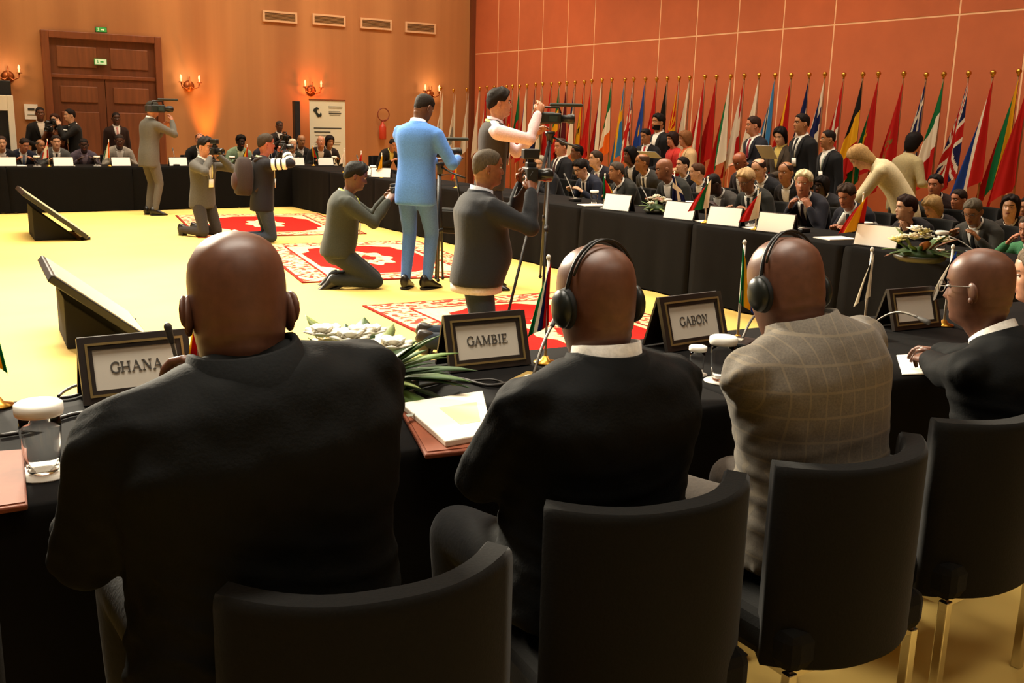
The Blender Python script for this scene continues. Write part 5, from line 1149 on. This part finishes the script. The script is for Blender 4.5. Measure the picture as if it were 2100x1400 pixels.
q = person('kneeling photographer in dark green shirt looking at his camera', g.x - .1, g.y + .05, AW(78), 'kneel', h=1.84, lean=14, pz=.34, skin_c='#5f3826', hair=('thick', '#151210'), top='#2d302b', shirt='#2d302b', legs='#262a2c', shoes='#151210', head=(0, 20, 0), vneck=False, collar=False, jcollar=False, hands=((.10, .46, .80), (-.08, .46, .82)), curl=(.9, .9), lanyard='#d9e04a', girth=1.12, hem=-.10)
still_camera('camera in the hands of the kneeling photographer in dark green shirt', local(q, 0, .52, .88), AW(78), pitch=10)
tag(thing('belt', '', ''), None) if False else None
g = onz(852, 592, 0)
q = person('man in pale blue suit standing with his back to the lens', g.x, g.y, AW(22), 'stand', h=1.86, lean=5, skin_c='#5c3b29', hair=('crop', '#1d1713'), top='#4d7dc8', shirt='#dfe3ee', legs='#4c72b4', shoes='#14100d', head=(18, 26, 0), vneck=False, hands=((.26, .32, 1.18), (.02, .36, 1.15)), curl=(.8, .8), feet=((.10, .04), (-.08, -.04)), sh=.178, hem=-.33)
f0 = onz(896, 576, 0); hp = V((f0.x + .03, f0.y + .02, 1.20)); video_camera('video camera on the tripod in front of the man in pale blue suit', hp + V((0, 0, .10)), AW(60), k=.8)
tripod('black tripod in front of the man in pale blue suit', hp, [(f0.x - .02, f0.y - .06, 0), (f0.x + .10, f0.y + .06, 0), (f0.x + .04, f0.y + .10, 0)])
g = onz(1000, 590, 0)
q = person('man in grey vest and pale pink shirt filming', g.x, g.y, AW(82), 'stand', h=1.9, lean=5, skin_c='#b57a58', hair=('thick', '#191310'), top='#383432', sleeves='#d6bcc0', shirt='#d6bcc0', legs='#22222a', head=(0, 2, 0), hands=((.12, .40, 1.56), (-.08, .42, 1.38)), curl=(.8, .7), pole=((.6, -.1, -1), (-.6, 0, -1)), lanyard='#d8d24a', hem=-.1, sh=.165)
hv = local(q, .06, .52, 1.52); video_camera('video camera raised by the man in grey vest', hv, AW(88), k=.8)
f1, f2 = onz(1112, 640, 0), onz(1040, 655, 0); tripod('tall black tripod beside the man in grey vest', hv + V((0, 0, -.12)), [(f1.x, f1.y, 0), (f2.x, f2.y, 0), (hv.x + .35, hv.y + .6, 0)])
t = thing('shoulder_bag', 'dark shoulder bag hanging behind the man in pale blue suit', 'bag', onx(918, 452, 5.0)); t.rotation_euler = (0, 0, rad(-50))
MB().box((0, 0, 0), (.34, .14, .26)).obj('bag_body', cloth('#1c1b19'), t, bevel=.04); MB().box((0, -.075, .02), (.30, .02, .17)).obj('flap', cloth('#242320'), t, bevel=.01)
MB().tube([(-.16, 0, .12), (-.08, 0, .46), (.08, 0, .48), (.16, 0, .12)], .012, 8, flat=.5).obj('bag_strap', cloth('#1c1b19'), t)
g = onz(975, 716, 0)
q = person('kneeling photographer in navy jacket and jeans', g.x, g.y, AW(84), 'kneel', h=1.86, lean=3, pz=.52, twist=14, skin_c='#7d4c33', hair=('crop', '#4a4034'), top='#1b1d22', shirt='#c9ccd4', legs='#1f2733', shoes='#2a2622', head=(0, 4, 0), vneck=False, hands=((.10, .34, 1.08), (-.10, .30, 1.12)), curl=(.9, .9), girth=1.26, hem=-.12, knees=.13)
still_camera('camera with large flash held by the kneeling photographer in navy jacket', local(q, 0, .34, 1.18), AW(75), k=1.15, flash=True)
Pq = q; c0_, F0_ = Pq['sp'](-.15); mb = MB(); mb.loft([[c0_ + F0_ @ V((.226 * math.sin(a), .175 * math.cos(a), z)) for a in np.linspace(0, 2 * math.pi, 25)[:-1]] for z in (-.03, .03)], cap=True); mb.obj('shirt_hem', cloth('#b9b4c4'), Pq['root'], scale=Pq['s'])

# ------------------------------------------------------------------ name cards, small flags, glasses, microphones on the far tables
CARDW = mat('white_name_card', '#fffaf0', .6)
def card(label, px, py, rz, W=.34):
    p = tpos(px, py); name_sign(label, p.x, p.y, rz, None, W, W * .5, CARDW, 16, 'white name cards on the far tables', 'name card')
for px, py, wd in ((1268, 434, 'beside the red and green small flag'), (1396, 452, 'beside the dark blue small flag'), (1487, 470, 'beside the white, green and red small flag'), (1592, 486, 'beside the white and red small flag'), (1797, 524, 'beside the red and yellow small flag')):
    card('white framed name card ' + wd + ' on the flag-side table', px, py, rad(-78), .36)
for px, py, wd in ((12, 342, 'at the left edge'), (130, 342, 'beside the red flag with white cross'), (248, 342, 'beside the orange, white and green flag'), (365, 341, 'right of the cameraman in grey suit'), (522, 341, 'beside the kneeling man with backpack'), (607, 341, 'before the white-haired man'), (667, 341, 'before the silver-haired man'), (752, 347, 'left of the man in black and yellow'), (782, 352, 'nearest the man in black and yellow')):
    card('white framed name card ' + wd + ' on the end table', px, py, 0 if px < 700 else rad(-40), .31)
FT = 'on the flag-side table'
table_flag('small red, green and yellow flag ' + FT, 1238, 424, hs_(GR, RD_, RD_, YL), W=.16, fly=.24, side=1, base=plain('#8a8a80', .4)); table_flag('small dark blue flag with white cross ' + FT, 1378, 446, cross(NV, WH, None, .4, .1), W=.16, fly=.26, side=1, ztop=.44); table_flag('small white, green and red flag ' + FT, 1446, 460, hs_(WH, GR, RD_), W=.20, fly=.26, ztop=.42, side=-1)
table_flag('small white and red flag ' + FT, 1548, 482, hs_(WH, RD_), W=.18, fly=.24, side=-1); table_flag('small red and yellow flag ' + FT, 1760, 508, hs_(RD_, YL, YL, RD_), W=.20, fly=.26, side=-1, ztop=.40); table_flag('small red flag beyond the raised camera ' + FT, 1088, 400, const(RD_), W=.08, side=1)
table_flag('small yellow and red flag behind the tripod ' + FT, 935, 378, hs_(YL, RD_), W=.08, side=-1)
ET = 'on the end table'
table_flag('small red flag with white cross ' + ET, 101, 342, cross(RD_, WH, None, .4, .12), W=.13, ztop=.42, fly=.26, side=-1); table_flag('small orange, white and green flag ' + ET, 226, 342, hs_(OR_, WH, GR), W=.12, ztop=.42, fly=.26, side=-1); table_flag('small red and yellow flag beside the pale green robe ' + ET, 508, 341, hs_(RD_, YL, BK), W=.12, side=-1)
table_flag('small red and yellow flag beside the silver-haired man ' + ET, 643, 341, hs_(YL, RD_, GR), W=.12, side=1, ztop=.38); table_flag('small white flag right of the silver-haired man ' + ET, 706, 342, const(WH), W=.10, ztop=.38); table_flag('small red flag left of the man in black and yellow ' + ET, 741, 345, const(RD_), W=.08); table_flag('small yellow flag before the man in black and yellow ' + ET, 783, 350, hs_(YL, YL, BK), W=.10)
for px, py, wd in ((1330, 412, 'before the man with clasped hands'), (1502, 445, 'before the white-haired man in glasses'), (1735, 482, 'before the man with swept hair'), (1888, 500, 'before the grey-haired man reading'), (1182, 400, 'before the young man in navy suit'), (1375, 425, 'before the bald reddish man')):
    make_glass('glass with white paper lid ' + wd, tpos(px, py) + V((.25, 0, 0)), 1.05)
for px, py, wd in ((78, 341, 'beside the red flag with white cross'), (202, 341, 'left of the orange, white and green flag'), (690, 341, 'beside the small white flag'), (480, 340, 'before the pale green robe'), (765, 345, 'before the man in black and yellow')):
    make_glass('paper-lidded glass on the end table ' + wd, tpos(px, py) + V((0, .1, 0)) * (px < 700), 1.1)
for (bx, by), (tx, ty), wd in (((1135, 398), (1160, 362), 'before the young man in navy suit'), ((1290, 415), (1318, 388), 'before the man with clasped hands'), ((1762, 492), (1800, 462), 'before the woman in black dress'), ((1950, 520), (1925, 478), 'before the grey-haired man reading'), ((1590, 470), (1560, 440), 'before the white-haired man with phone')):
    b = tpos(bx, by) + V((.3, 0, 0)); gooseneck('goose-neck microphone ' + wd, b, onx(tx, ty, b.x + .05), .02)
for (bx, by), wd in (((360, 339), 'right of the cameraman'), ((740, 344), 'beside the small red flag'), ((560, 339), 'beside the kneeling man with backpack')):
    b = tpos(bx, by); gooseneck('goose-neck microphone on the end table ' + wd, b, b + V((0, .12, .26)), .03)
for a, wd in ([(1195, 405), 'before the young man in navy suit'], [(1440, 440), 'before the man in grey suit'], [(1690, 480), 'before the man with swept hair'], [(1540, 462), 'before the white-haired man in glasses'], [(140, 341), 'before the dark-skinned man in striped shirt'], [(40, 341), 'before the man in navy suit']):
    c = tpos(a[0], a[1]); t = thing('paper_sheet', 'white papers on the table ' + wd, 'paper', (c.x + (.15 if c.y < 17 else 0), c.y + (.2 if c.y > 17 else 0), TZ + .006), rad(80 if c.y < 17 else 5)); MB().box((0, 0, 0), (.21, .30, .008)).obj('sheets', PAPER, t)
